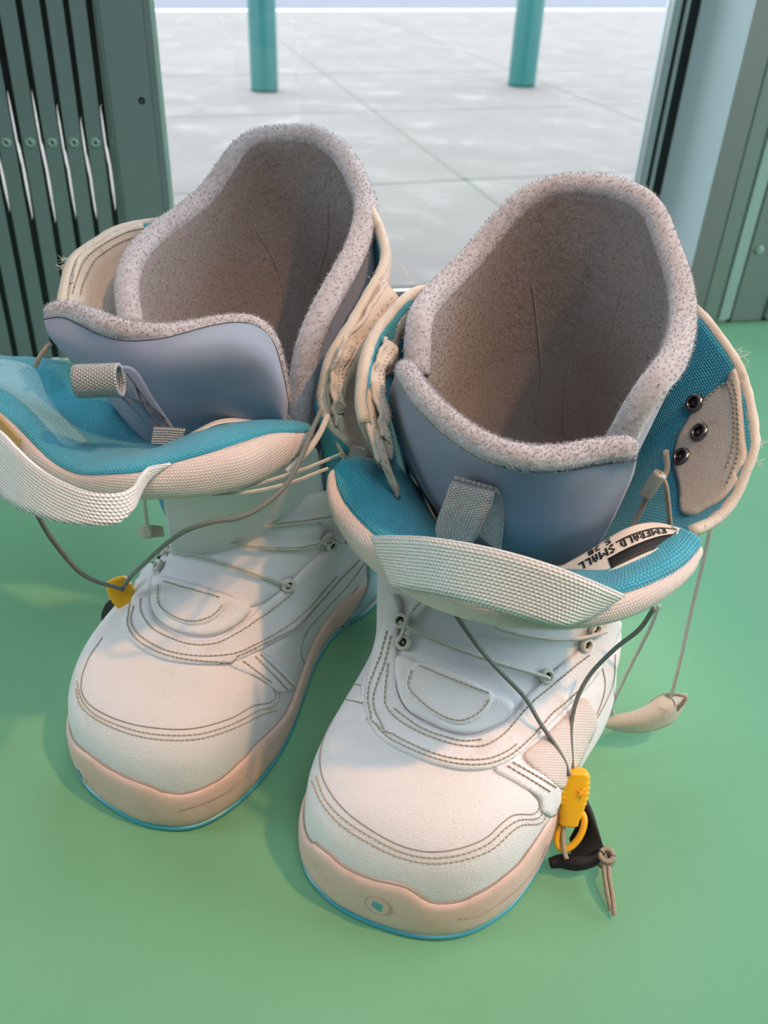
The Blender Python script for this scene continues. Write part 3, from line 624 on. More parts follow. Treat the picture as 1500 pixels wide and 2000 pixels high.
# ======================= RIGHT BOOT (nearer)
R = Boot((.007, .2296), math.radians(23), False, 'right-hand white snowboard boot, nearer the camera, yellow cord lock hanging beside its toe')
def zt_R(u, v):
    z = .024 + .008*sstep((.05-u)/.05) + .004*sstep((-v)/.04)*sstep((.08-u)/.08); z = z + .006*sstep((u-.17)/.05); return z
R.foot(zt_R, c4((62, 985), (100, 1012), (140, 1040), (200, 1098), (280, 1148), (370, 1172), (440, 1190), (500, 1220), (540, 1248), (600, 1265), (680, 1256), (760, 1226), (850, 1172), (930, 1100), (990, 1020), (1030, 950)), sh=(-.003, -.0145), lat=.29)
DR = dict(
 tongue=c4((462, 270), (455, 180), (500, 60), (700, -40), (950, -40), (1210, 60), (1215, 170), (1130, 260), (1010, 350), (950, 400), (890, 470), (800, 440), (640, 360), (520, 300)),
 eyestay=c4((425, 20), (395, 110), (365, 200), (338, 320), (318, 430), (330, 530), (380, 600), (470, 652), (600, 700), (700, 720), (800, 714), (880, 682), (935, 640), (1000, 572), (1090, 482), (1200, 370), (1270, 250), (1310, 130), (1270, 110), (1230, 165), (1150, 240), (1080, 300), (1010, 365), (950, 425), (900, 490), (840, 540), (770, 578), (700, 588), (620, 568), (530, 525), (470, 475), (440, 410), (437, 270), (443, 170), (455, 50)),
 keeper=c4((450, 268), (520, 292), (800, 412), (885, 462), (860, 505), (800, 552), (720, 578), (640, 566), (560, 530), (480, 480), (446, 400)),
 patch=c4((520, 292), (800, 412), (808, 432), (785, 490), (740, 530), (680, 548), (600, 520), (515, 455), (478, 400), (492, 340)),
 panels=[(c4((935, 660), (1000, 600), (1090, 515), (1180, 430), (1225, 520), (1180, 640), (1090, 790), (1010, 740)), 'mesh'),
         (c4((820, 716), (880, 685), (1075, 790), (1060, 900), (1005, 880), (1000, 835), (900, 765)), 'white_leather')],
 seams=[c4((180, 525), (145, 600), (132, 690), (152, 770), (222, 868), (320, 945), (450, 1015), (560, 1040), (680, 1028), (790, 985), (850, 930), (900, 895), (985, 888), (1000, 850), (960, 800), (820, 716)),
        c4((935, 625), (1000, 830), (1040, 900)) if False else c4((1225, 240), (1260, 380), (1215, 520), (1130, 640), (1080, 700)),
        c4((1300, 260), (1290, 380), (1200, 560), (1150, 640))],
 stitch=[(c4((118, 740), (150, 830), (230, 915), (330, 980), (450, 1040), (560, 1064), (690, 1052), (800, 1008), (870, 945), (920, 915), (1000, 905), (1016, 850), (970, 780), (850, 700)), .0004),
         (c4((100, 760), (140, 850), (215, 935), (320, 1003), (440, 1060), (560, 1086), (695, 1074), (815, 1030), (890, 962), (930, 935), (1010, 925), (1036, 860)), .0004),
         (c4((410, 170), (385, 270), (350, 360), (332, 440), (345, 520), (390, 585), (480, 637), (600, 683), (700, 702), (800, 697), (875, 665), (925, 625), (1000, 548)), .0036),
         (c4((425, 190), (402, 290), (370, 380), (352, 450), (364, 510), (405, 570), (490, 620), (600, 665), (700, 683), (795, 678), (865, 648), (915, 610)), .0036),
         (c4((415, 300), (400, 400), (400, 470), (440, 520), (520, 570), (620, 610), (700, 628), (780, 625), (850, 580), (900, 520), (960, 450), (1040, 380), (1120, 310), (1190, 250)), .0036),
         (c4((430, 480), (480, 520), (550, 565), (630, 592), (700, 608), (780, 600)), .0036),
         (c4((535, 308), (795, 420)), .0064), (c4((505, 330), (490, 395), (525, 445), (605, 508), (680, 532), (735, 512), (772, 475), (795, 430)), .0064),
         (c4((890, 690), (1060, 785)), .002), (c4((870, 705), (1040, 805)), .002), (c4((1150, 395), (1060, 480), (960, 585)), .0036),
         (c4((255, 375), (300, 385)), .0006), (c4((235, 440), (310, 455)), .0006)])
foot_details(R, DR)
# eyelets on both sides + laces
def eyelet(bt, x, y, r=.0042, off=.0035):
    a, n = hit(bt.tree, x, y)
    if n@(CAM-a) < 0: n = -n
    V, Fc = dome(a + n*off, n, r, .0014, 20, r*.55); o = link('eyelet', V, Fc, 'lace', bt.root); link('eyelet_hole', *dome(a + n*(off-.0006), n, r*.6, .0004, 12), 'hole', o)
def surf(bt, pts, off): 
    P, N = on(bt.tree, pts, len(pts)*6, off); return smooth3(P, 3)
for x, y in c4((462, 130), (470, 215), (1205, 150), (1170, 215), (1015, 345)): eyelet(R, x, y)
lr = .00105
for k, p in enumerate([c4((462, 135), (500, 165), (600, 210), (700, 250), (850, 300), (950, 328), (1015, 352)), c4((815, 148), (880, 165), (960, 178), (1050, 188), (1150, 180), (1235, 155)), c4((455, 215), (470, 190), (500, 100), (560, 30))]):
    cord('lace', surf(R, p, .0052), lr, 'lace', R.root)
# toe emblem
a, n = hit(R.mtree, *c4((360, 1252))[0]); n = n if n@(CAM-a) > 0 else -n
def flat_mark(name, c, n, polys, mat, parent, size, up=(0, 0, 1.), h=.0004, rot=0.):
    n = n/np.linalg.norm(n); ux = np.cross(up, n); ux /= np.linalg.norm(ux); uy = np.cross(n, ux); A = Acc()
    for pl in polys:
        P = np.array(pl)*size; cr, sr = math.cos(rot), math.sin(rot); P = np.stack([P[:, 0]*cr - P[:, 1]*sr, P[:, 0]*sr + P[:, 1]*cr], -1); k = len(P)
        V = [c + ux*x + uy*y + n*h for x, y in P] + [c + ux*x + uy*y - n*.001 for x, y in P]; A.add(V, [list(range(k))] + [[k+i for i in range(k)][::-1]] + [[i+k, (i+1) % k+k, (i+1) % k, i] for i in range(k)])
    return A.obj(name, mat, parent, smooth=False)
circ = lambda r, k=28: [(r*math.cos(t), r*math.sin(t)) for t in np.linspace(0, 2*np.pi, k, endpoint=False)]
EMB = [[(-.55, .55), (-.25, .60), (-.25, -.40), (-.55, -.25)], [(-.15, .62), (.05, .64), (.05, -.52), (-.15, -.45)], [(.12, .55), (.55, .50), (.35, .12), (.6, .02), (.42, -.28), (.62, -.55), (.1, -.62), (.12, -.1)]]
em = flat_mark('emblem', a, n, [circ(1.)], 'midsole', R.midsole, .0060, h=.0005)
em2 = flat_mark('emblem_mark', a + n*.0004, n, EMB, 'outsole', em, .0048, h=.0004, rot=-.15)
P = np.array([a + (np.cross(n, [0, 0, 1.])/np.linalg.norm(np.cross(n, [0, 0, 1.])))*.0062*math.cos(t) + np.cross(n, np.cross(n, [0, 0, 1.])/np.linalg.norm(np.cross(n, [0, 0, 1.])))*.0062*math.sin(t) + n*.0003 for t in np.linspace(0, 2*np.pi, 32, endpoint=False)])
Acc().add(*tube(P, .0003, 6, True)).obj('emblem_ring', 'seam', em)
A = Acc(); seam(A, R.mtree, c4((680, 1306), (760, 1290), (850, 1240), (940, 1160), (1000, 1080), (1030, 1010)), .0004); A.obj('sole_groove', 'seam', R.midsole)
# liner
def loc(bt, p): q = np.array(p)[:2] - bt.O[:2]; return (q@bt.a[:2], q@bt.b[:2])
_o = np.array([.0194, .2252]); _a = np.array([math.sin(math.radians(15)), math.cos(math.radians(15))]); _b = np.array([_a[1], -_a[0]])
coneR = Cone(R, loc(R, _o + _a*.2), loc(R, _o + _a*.172 + _b*.014), (.075, .096), (.050, .0705), rot=math.radians(8))
rimR = [(0, 0, 51, .160), (0, 0, 48, .198), (0, 0, 46, .222), (0, 0, 47, .238), (0, 0, 54, .249), (0, 0, 76, .256), (0, 0, 103, .263), (0, 0, 122, .272), (0, 0, 137, .283), (1275, 410, 155), (1220, 375, 168), (1150, 363, 180), (1080, 370, 190), (1015, 397, 200), (970, 447, 212), (922, 505, 222), (868, 555, 235), (815, 602, 250), (783, 650, 262), (775, 700, 275), (790, 760, 288)]
lnR, GR, GiR, sR = liner(R, coneR, rimR, None)
ltR, GtR, oR = liner_tongue(R, [
 [PZ(776, 716, .241), PZ(800, 760, .2405), PZ(845, 812, .2395), PZ(900, 858, .237), (PZ(960, 890, .235)), PZ(1030, 906, .2335), PZ(1100, 902, .2325), PZ(1170, 888, .2325), PZ(1246, 884, .232)],
 yrow([(760, 790, .374), (800, 850, .342), (860, 905, .322), (930, 945, .307), (1010, 965, .300), (1090, 965, .299), (1170, 945, .303), (1238, 925, .312)]),
 yrow([(788, 890, .372), (830, 950, .345), (890, 995, .325), (960, 1030, .312), (1040, 1042, .306), (1120, 1030, .308), (1205, 1000, .318)]),
 yrow([(850, 1010, .372), (895, 1060, .352), (950, 1095, .340), (1020, 1115, .334), (1090, 1110, .334), (1160, 1090, .342)]),
 yrow([(870, 1060, .385), (910, 1110, .370), (960, 1145, .36), (1020, 1160, .352), (1090, 1155, .354), (1150, 1140, .36)])])
# outer tongue lip
wR = [None, None,
 yrow([(645, 945, .345), (652, 1000, .335), (690, 1065, .320), (760, 1130, .300), (850, 1182, .277), (930, 1207, .263), (1020, 1221, .256), (1120, 1222, .258), (1210, 1206, .265), (1290, 1166, .277), (1345, 1120, .290), (1364, 1082, .300)]),
 yrow([(643, 925, .349), (647, 960, .341), (672, 1012, .328), (725, 1070, .306), (800, 1125, .283), (900, 1175, .264), (1000, 1200, .255), (1110, 1202, .256), (1200, 1188, .262), (1275, 1158, .272), (1335, 1118, .286), (1367, 1075, .299)]),
 yrow([(650, 918, .351), (660, 960, .343), (690, 1005, .329), (740, 1055, .308), (810, 1108, .284), (900, 1156, .266), (1000, 1183, .258), (1110, 1182, .259), (1200, 1166, .265), (1272, 1140, .275), (1330, 1106, .288), (1366, 1068, .301)])]
ctr = lambda bt: np.array([.067, .395, 0.]) if bt.m > 0 else np.array([-.075, .435, 0.])
def inward(bt, row, d, dz):
    c = ctr(bt); q = row.copy(); v = c[:2] - row[:, :2]; L = np.linalg.norm(v, axis=1, keepdims=True); q[:, :2] += v/L*d; q[:, 2] += dz; return q
wR[1] = inward(R, wR[2], .012, .000); wR[0] = inward(R, wR[2], .034, -.020)
tR = [wR[4] + np.array([0, 0, .0002]),
 yrow([(660, 905, .355), (682, 950, .344), (715, 1000, .328), (765, 1048, .308), (830, 1095, .289), (915, 1138, .272), (1005, 1163, .264), (1100, 1164, .264), (1190, 1152, .269), (1262, 1122, .278), (1325, 1085, .291), (1365, 1055, .304)]),
 yrow([(685, 896, .360), (715, 935, .350), (755, 990, .333), (800, 1040, .314), (860, 1085, .298), (935, 1122, .283), (1010, 1143, .276), (1090, 1147, .275), (1170, 1138, .279), (1240, 1108, .287), (1300, 1070, .298), (1345, 1042, .308)]),
 yrow([(725, 900, .368), (765, 935, .358), (800, 985, .342), (840, 1030, .328), (890, 1070, .313), (950, 1102, .302), (1020, 1118, .296), (1090, 1120, .296), (1160, 1112, .298), (1225, 1082, .305), (1280, 1050, .313), (1320, 1034, .318)]),
 yrow([(775, 912, .380), (812, 955, .368), (835, 1000, .358), (865, 1045, .345), (910, 1080, .332), (960, 1105, .324), (1020, 1120, .320), (1090, 1120, .320), (1150, 1110, .322), (1205, 1085, .328), (1255, 1055, .334), (1290, 1040, .338)])]
tR.append(inward(R, tR[-1], .008, -.045))
lipR, GwR, GlR = lipsheets(R, wR, tR)
# stripe of darker teal is the printed lining; size label on the lining
treeLip = bvh(GlR.reshape(-1, 3), grid_faces(34, 90))
lab = [yrow([(1105, 1160, .290), (1170, 1128, .287), (1240, 1095, .291), (1300, 1068, .299), (1343, 1048, .307)]),
       yrow([(1085, 1112, .302), (1155, 1072, .303), (1222, 1032, .308), (1280, 1020, .314), (1338, 1034, .312)])]
Gl = rows(lab, 60, 16); labo = sheet('size_label', Gl, .0006, 'label', lipR, 1 if np.sum(gnorm(Gl)*(CAM-Gl)) > 0 else -1, label='printed size label sewn inside the tongue')
nl = gnorm(Gl); nl = nl if np.sum(nl*(CAM-Gl)) > 0 else -nl
def on_label(a, b, h=.0004):      # a along 0..1, b across 0..1
    i = min(max(b, 0), 1)*15; j = min(max(a, 0), 1)*59; i0, j0 = min(int(i), 14), min(int(j), 58); fi, fj = i-i0, j-j0
    p = (Gl[i0, j0]*(1-fi)*(1-fj) + Gl[i0+1, j0]*fi*(1-fj) + Gl[i0, j0+1]*(1-fi)*fj + Gl[i0+1, j0+1]*fi*fj); return p + nl[i0, j0]*h
def label_strip(name, a0, a1, b0, b1, k=24, mat='ink', A=None):
    G = np.array([[on_label(a0 + (a1-a0)*j/(k-1), b) for j in range(k)] for b in np.linspace(b0, b1, 4)]); V, Fc, U = solid(G, .0001, 1 if np.sum(gnorm(G)*(CAM-G)) > 0 else -1)
    if A is not None: A.add(V, Fc); return
    return link(name, V, Fc, mat, labo)
label_strip('label_band', .36, .97, .08, .42)
label_strip('label_rule', .45, .93, .72, .755)
FONT = {'E': ['111', '100', '110', '100', '111'], 'M': ['10001', '11011', '10101', '10001', '10001'], 'R': ['110', '101', '110', '101', '101'], 'A': ['010', '101', '111', '101', '101'], 'L': ['100', '100', '100', '100', '111'],
        'D': ['110', '101', '101', '101', '110'], 'S': ['011', '100', '010', '001', '110'], '3': ['110', '001', '010', '001', '110'], '8': ['111', '101', '111', '101', '111'], '2': ['110', '001', '010', '100', '111'], 'X': ['101', '101', '010', '101', '101'], ' ': ['00']*5, 'U': ['101', '101', '101', '101', '111'], 'K': ['101', '110', '100', '110', '101'], '5': ['111', '100', '110', '001', '110'], '/': ['001', '001', '010', '100', '100']}
def text_on_label(name, txt, a_start, b_base, ca, cb):
    """letters run from the right end leftwards with their tops towards the camera, as the label is seen upside down"""
    A = Acc(); a = a_start
    for ch in txt:
        g = FONT[ch]; wd = len(g[0])
        for ri, rw in enumerate(g):
            for ci, v in enumerate(rw):
                if v == '1': label_strip('', a - (ci+1.08)*ca, a - (ci-.08)*ca, b_base - cb*(4.06-ri)*-1 if False else b_base - (4-ri)*cb - .04*cb, b_base - (4-ri-1.08)*cb + 0, 3, A=A)
        a -= (wd + 1)*ca
    return A.obj(name, 'ink', labo, smooth=False)
text_on_label('label_text', 'EMERALD SMALL', .84, .70, .0125, .050)
text_on_label('label_text', '5 38', .42, .93, .012, .030)
Acc().add(*tube(spl([on_label(t, .0, .0006) for t in np.linspace(.02, 1, 12)], 40), .0007, 6)).add(*tube(spl([on_label(.9, .9), on_label(.93, .6, .001), on_label(.905, .35, .001), on_label(.93, .1, .001)], 14), .00035, 5)).obj('label_edge', 'fray', labo)
# strap (webbing) across the lip
strapR = ribbon('strap', yrow([(722, 1048, .300), (780, 1047, .284), (850, 1052, .268), (960, 1072, .254), (1060, 1100, .248), (1150, 1133, .249), (1222, 1165, .258)]),
  yrow([(766, 1150, .284), (815, 1154, .268), (880, 1168, .255), (960, 1192, .246), (1040, 1215, .243), (1100, 1226, .245), (1150, 1210, .254)]), 'webbing', R.root, 90, label='white webbing strap across the tongue')
# grey pull loop on the liner tongue
lp = ribbon('pull_loop', yrow([(852, 1055, .300), (850, 1030, .299), (866, 980, .297), (880, 943, .299), (886, 936, .304)]), yrow([(905, 1075, .296), (925, 1060, .294), (955, 1000, .291), (965, 965, .293), (968, 958, .298)]), 'webgrey', ltR, 40, label='grey webbing pull loop')
ribbon('loop_back', yrow([(886, 936, .304), (910, 945, .309), (930, 990, .312), (938, 1050, .314)]), yrow([(968, 958, .298), (978, 975, .302), (982, 1020, .305), (975, 1080, .308)]), 'webgrey', lp, 40)
A = Acc(); tI = bvh(GiR.reshape(-1, 3), grid_faces(40, 120))
for q in ([(1040, 560), (1050, 640), (1057, 740), (1046, 825)], [(1150, 480), (1132, 620), (1108, 740), (1100, 845)], [(1215, 560), (1185, 680), (1160, 780), (1150, 850)]): seam(A, tI, q, .0005, off=.0001)
A.obj('lining_seam', 'lining', lnR)
# ---------------- cuff wall (outer shell) with the open right flap
def cuff(bt, top, bottom, th, mat, name='cuff', n=110, m=34, mid=None, crumple=0.):
    cv = [top] + ([mid] if mid is not None else []) + [bottom]; G = rows(cv, n, m)
    if crumple:
        nn = gnorm(G); ph = np.linspace(0, 1, n)[None, :]*9 + np.linspace(0, 1, m)[:, None]*3
        G = G + nn*(np.sin(ph*2.1) + .6*np.sin(ph*5.3 + 1))[..., None]*crumple
    nn = gnorm(G); c = ctr(bt); o = 1 if np.sum(nn[..., :2]*(G[..., :2] - c[:2])) > 0 else -1
    ob = sheet(name, G, th*.55, mat, bt.root, o); lin_ = sheet('cuff_lining', G - nn*o*th*.55, th*.45, 'teal', ob, o)
    A = Acc(); A.add(*tube(smooth3(G[0] - nn[0]*o*th*.5), th*.5, 10, wob=.06)); A.obj('cuff_edge', 'flap_leather', ob)
    return ob, G, nn*o, lin_
ztop_b = lambda cone, ph, z, k: cone.P(np.array(ph, float), np.array(z, float), k)
# going from right front edge, round the back, to left front edge
topR = np.concatenate([yrow([(1352, 1050, .322), (1398, 1030, .332), (1432, 992, .343), (1458, 938, .353), (1478, 880, .364), (1474, 820, .378), (1462, 760, .392), (1446, 715, .402), (1415, 668, .413), (1384, 625, .424), (1352, 597, .436)]),
    ztop_b(coneR, [150, 180, 210, 235], [.232, .238, .244, .250], .012), yrow([(835, 560, .435), (800, 570, .425), (772, 590, .412), (745, 622, .400), (722, 652, .388), (705, 690, .375), (696, 740, .362), (692, 790, .352), (700, 830, .345)])])
phs = [48, 56, 66, 78, 90, 103, 116, 130, 145, 160, 180, 200, 215, 230, 243, 254, 264, 274, 284, 294, 302]
botR = ztop_b(coneR, phs, [.125]*len(phs), .006)
cuR, GcR, ncR, clR = cuff(R, topR, botR, .006, 'mesh')
treeCR = bvh((GcR - ncR*.0062).reshape(-1, 3), grid_faces(34, 110))
fp = panel('flap_panel', c6((440, 700), (365, 742), (270, 830), (190, 930), (112, 1060), (80, 1160), (70, 1300), (105, 1450), (120, 1640), (170, 1660), (290, 1610), (430, 1520), (530, 1375), (588, 1230), (575, 1110), (562, 950), (545, 760), (520, 590), (470, 620)), treeCR, .0022, 'flap_leather', cuR, 6, label='white leather flap panel with three steel rivets', edge=4)
A = Acc(); stitches(A, treeCR, c6((440, 705), (365, 760), (290, 850), (210, 950)), off=.0026); stitches(A, treeCR, c6((460, 690), (500, 800), (517, 950), (518, 1100), (495, 1230), (440, 1370)), off=.0026); stitches(A, treeCR, c6((490, 660), (525, 760), (540, 900), (548, 1100), (540, 1240), (460, 1450)), off=.0026)
A.obj('stitching', 'thread', fp)
for x, y in c6((228, 845), (265, 1062), (135, 1240)):
    a, n = hit(treeCR, x, y); n = n if n@(CAM-a) > 0 else -n
    V, Fc = dome(a + n*.002, n, .0052, .0022, 28, .0030); rv_ = link('rivet', V, Fc, 'steel', fp); link('rivet_centre', *dome(a + n*.002, n, .0031, .0012, 20), 'steeldark', rv_)
for x, y, Yv in [(1446, 688, .41), (1480, 870, .365), (1474, 905, .362), (1352, 1050, .325), (1445, 715, .405)]: A = Acc(); fray(A, PY(x, y, Yv), 14, .003, .0032); A.obj('frayed_thread', 'fray', cuR)
def crumpled_flap(bt, pts, w, inn, name='torn_flap', n=70, seed=1, label=None, parent=None):
    """thick folded strip of torn leather: path pts, hanging width w towards vector inn"""
    r2 = np.random.default_rng(seed); p = spl(pts, n); inn = np.array(inn, float); m = 12
    ph = np.cumsum(r2.normal(.18, .07, n)); G = np.zeros((m, n, 3)); T = np.gradient(p, axis=0); T /= np.linalg.norm(T, axis=1, keepdims=True); side = np.cross(T, inn)
    side /= np.linalg.norm(side, axis=1, keepdims=True)
    for i in range(m):
        t = i/(m-1); ww = w*(1 + .18*np.sin(ph*1.7)); G[i] = p + inn*(ww*t)[:, None] + side*((.0013*np.sin(ph*.9 + t*2.5) + .0006*np.sin(ph*2.3 + t*4) + .004*math.sin(math.pi*t))[:, None])
    V, Fc, U = solid(G, .0022); o = link(name, V, Fc, 'flap_leather', parent or bt.root, True, U, label)
    A = Acc(); A.add(*tube(smooth3(G[0] + r2.normal(0, .0003, G[0].shape)), .0013, 8)); A.obj('torn_edge', 'flap_leather', o)
    A = Acc(); 
    for k in range(4, n-4, 9): fray(A, G[0, k], 2, .001, .0022, .0001)
    for row in (3, 5):
        q = G[row] ; nn = gnorm(G)[row]
        for k in range(3, n-3, 3): A.add(*tube([q[k] + nn[k]*.0004, (q[k]*.4+q[k+1]*.6) + nn[k]*.0006], .0003, 4))
    A.obj('flap_stitching', 'thread', o)
    return o
crumpled_flap(R, np.array([.0035, 0, 0]) + yrow([(808, 566, .428), (775, 588, .415), (745, 622, .402), (722, 655, .389), (706, 695, .377), (696, 745, .363), (698, 800, .350), (712, 850, .342), (728, 900, .338)]), .020, (.40, .08, -.92), seed=3, label='torn crumpled leather edge of the cuff')
crumpled_flap(R, np.array([.0035, 0, 0]) + yrow([(738, 660, .385), (722, 700, .374), (715, 750, .362), (722, 800, .352), (735, 850, .345)]), .012, (.3, .05, -.95), seed=5)
# ---------------- cords of the right boot
cr_ = .0011
def above(bt, pts, off=.0016, n=60):
    q = spl(pts, n); d = q - CAM; L_ = np.linalg.norm(d, axis=1)
    for i in range(n):
        h = bt.tree.ray_cast(Vector(CAM), Vector(d[i]).normalized())
        if h[0] is not None and h[3] - off < L_[i]: q[i] = CAM + d[i]/L_[i]*(h[3] - off)
    return smooth3(q, 3)
cord('cord', above(R, [PY(885, 1195, .290), PY(930, 1258, .285)] + [PZ(*p) for p in [(980, 1315, .115), (1025, 1362, .102), (1055, 1412, .088), (1085, 1456, .072), (1104, 1490, .060), (1112, 1515, .056)]]), cr_, 'cord', R.root, label='thin grey pull cord')
cord('cord', above(R, [PY(*p) for p in [(1277, 1188, .295), (1250, 1228, .300)]] + [PZ(*p) for p in [(1200, 1268, .118), (1152, 1318, .100), (1128, 1362, .088), (1116, 1412, .074), (1115, 1455, .064), (1118, 1500, .056)]]), cr_, 'cord', R.root, label='thin grey pull cord')
cord('liner_cord', [PY(*p) for p in [(1300, 880, .322), (1302, 920, .320), (1290, 940, .318), (1262, 975, .322), (1245, 1010, .322), (1225, 1045, .318), (1195, 1078, .314), (1150, 1095, .312), (1100, 1108, .312), (1050, 1115, .314)]], .0013, 'cordtan', R.root)
cord('liner_cord', [PY(*p) for p in [(1288, 922, .318), (1299, 945, .316), (1305, 985, .316), (1309, 1030, .318), (1312, 1060, .322)]], .0012, 'cordtan', R.root)
cord('cord_sleeve', [PY(*p) for p in [(1290, 925, .317), (1278, 942, .3175), (1262, 966, .319)]], .0031, 'sleeve', R.root, 16, label='clear plastic cord sleeve', seg=14)
# yellow lock
def lock(bt, c, ax, side, mat='yellow', L=.026, W=.0115, D=.0065):
    ax = np.array(ax)/np.linalg.norm(ax); side = np.array(side) - ax*(np.array(side)@ax); side /= np.linalg.norm(side); fr_ = np.cross(side, ax)
    n, m = 60, 28; G = np.zeros((n, m, 3))
    for i in range(n):
        t = i/(n-1); wv = W*.5*(.80 + .30*math.sin(math.pi*min(t*1.15, 1)) - .12*t); wv *= 1 + (.045*math.sin(t*2*math.pi*11) if t < .62 else 0)
        end = math.sqrt(max(0, 1 - (max(0, .07-t)/.07)**2))*math.sqrt(max(0, 1 - (max(0, t-.94)/.06)**2)); dv = D*.5*(1 + .1*math.sin(math.pi*t))
        for j in range(m):
            th = 2*math.pi*j/m; cx, cy = math.cos(th), math.sin(th); q = (abs(cx)**3.2 + abs(cy)**3.2)**(-1/3.2)
            G[i, j] = c + ax*(t-.5)*L + side*wv*end*cx*q + fr_*dv*end*cy*q
    o = link('cord_lock', G.reshape(-1, 3), grid_faces(n, m, True) + [list(range(m))[::-1], [(n-1)*m + j for j in range(m)]], mat, bt.root, label='yellow plastic cord lock')
    return o, ax, side, fr_
ax_ = PZ(1108, 1612, .026) - PZ(1128, 1500, .055)
lkR, ax, sd, fr_ = lock(R, (PZ(1108, 1612, .026) + PZ(1128, 1500, .055))/2, ax_, [1, .15, 0], L=np.linalg.norm(ax_), W=.0150, D=.0085)
lm = PZ(1136, 1548, .0475); flat_mark('lock_mark', lm, CAM - lm, [[(0, 1), (.25, .25), (1, .2), (.35, -.2), (.6, -1), (0, -.4), (-.6, -1), (-.35, -.2), (-1, .2), (-.25, .25)]], 'yellow', lkR, .0026, h=.0006)
rc = PZ(1115, 1622, .024); ra_ = (PZ(1136, 1588, .032) - PZ(1096, 1658, .018))/2; rb_ = np.cross(ra_/np.linalg.norm(ra_), (CAM-rc)/np.linalg.norm(CAM-rc))*.0052
Acc().add(*tube(np.array([rc + ra_*math.cos(t) + rb_*math.sin(t) for t in np.linspace(0, 2*np.pi, 40, endpoint=False)]), .0018, 10, True)).obj('lock_ring', 'yellow', lkR)
# black tab folded round the ring
bt1 = [zrow([(1146, 1560, .034), (1156, 1580, .032), (1166, 1610, .027), (1178, 1652, .020)]), zrow([(1138, 1590, .024), (1143, 1615, .021), (1146, 1640, .018), (1148, 1672, .015)]), zrow([(1118, 1640, .014), (1120, 1655, .013), (1118, 1668, .012), (1120, 1678, .011)])]
tabR = sheet('black_tab', rows(bt1, 40, 20), .0026, 'black', R.root, label='black fabric tab')
Acc().add(*tube(spl([PZ(1074, 1686, .009), PZ(1095, 1682, .010), PZ(1125, 1684, .012), PZ(1160, 1676, .014), PZ(1176, 1660, .018)], 30), [.0026 + .0016*math.sin(math.pi*i/29) for i in range(30)], 12)).obj('tab_roll', 'black', tabR)
cord('cord_end', [PZ(*p) for p in [(1101, 1612, .026), (1100, 1640, .022), (1102, 1662, .019), (1107, 1678, .017)]], .0012, 'cordtan', tabR)
kn = PZ(1183, 1676, .015)
cord('cord_end', [PZ(1168, 1642, .022), PZ(1174, 1660, .019), kn], .0013, 'cordtan', tabR)
for dx in (-.0012, .0012): cord('cord_end', [kn + np.array([dx, 0, 0]), PZ(1186, 1715, .012) + [dx, 0, 0], PZ(1192, 1752, .008) + [dx, 0, 0], PZ(1200 if dx > 0 else 1193, 1788 if dx > 0 else 1778, .004)], .0012, 'cordtan', tabR)
A = Acc()
for k in range(3):
    q = kn + np.array([0, 0, .0026 - .0026*k]); A.add(*tube(np.array([q + np.array([.0034*math.cos(t), .0031*math.sin(t), .0010*math.sin(t + k)]) for t in np.linspace(0, 2*np.pi, 24, endpoint=False)]), .0015, 8, True))
A.obj('knot', 'cordtan', tabR)
# hanging torn tab on white strings, right
pA = [PY(*p) for p in [(1388, 1030, .345), (1373, 1098, .347), (1346, 1210, .351), (1326, 1300, .354), (1308, 1368, .357), (1305, 1378, .358)]]
cord('white_string', pA, .0012, 'lace', R.root, label='white string holding a torn tab')
cord('white_string', [PY(*p) for p in [(1287, 1183, .325), (1270, 1226, .330), (1233, 1298, .338), (1207, 1352, .344), (1196, 1378, .348), (1196, 1396, .350)]], .0010, 'lace', R.root)
leaf = [yrow([(1172, 1410, .352), (1200, 1398, .352), (1240, 1390, .352), (1268, 1376, .354), (1290, 1360, .357), (1322, 1357, .362), (1341, 1358, .362)]),
        yrow([(1172, 1411, .350), (1205, 1412, .348), (1245, 1405, .347), (1280, 1392, .349), (1305, 1382, .352), (1325, 1372, .357), (1338, 1364, .360)]),
        yrow([(1172, 1412, .351), (1210, 1425, .349), (1250, 1427, .348), (1285, 1420, .350), (1308, 1410, .353), (1325, 1390, .357), (1336, 1370, .361)])]
lf = sheet('torn_tab', rows(leaf, 50, 16), .0016, 'flap_leather', R.root, label='torn white leather tab hanging beside the boot')
A = Acc(); e = c8((500, 900), (560, 850), (610, 838), (660, 842), (682, 850), (660, 885), (620, 920), (560, 925), (500, 932)); A.add(*tube(spl([PY(x, y, .3555 + .002*math.sin(i)) for i, (x, y) in enumerate(e)], 50, True), .0011, 7, True, wob=.15)); A.obj('torn_edge', 'cordtan', lf)
link('torn_hole', *dome(PY(1304, 1375, .3545), CAM - PY(1304, 1375, .3545), .0042, .0004, 16), 'black', lf)

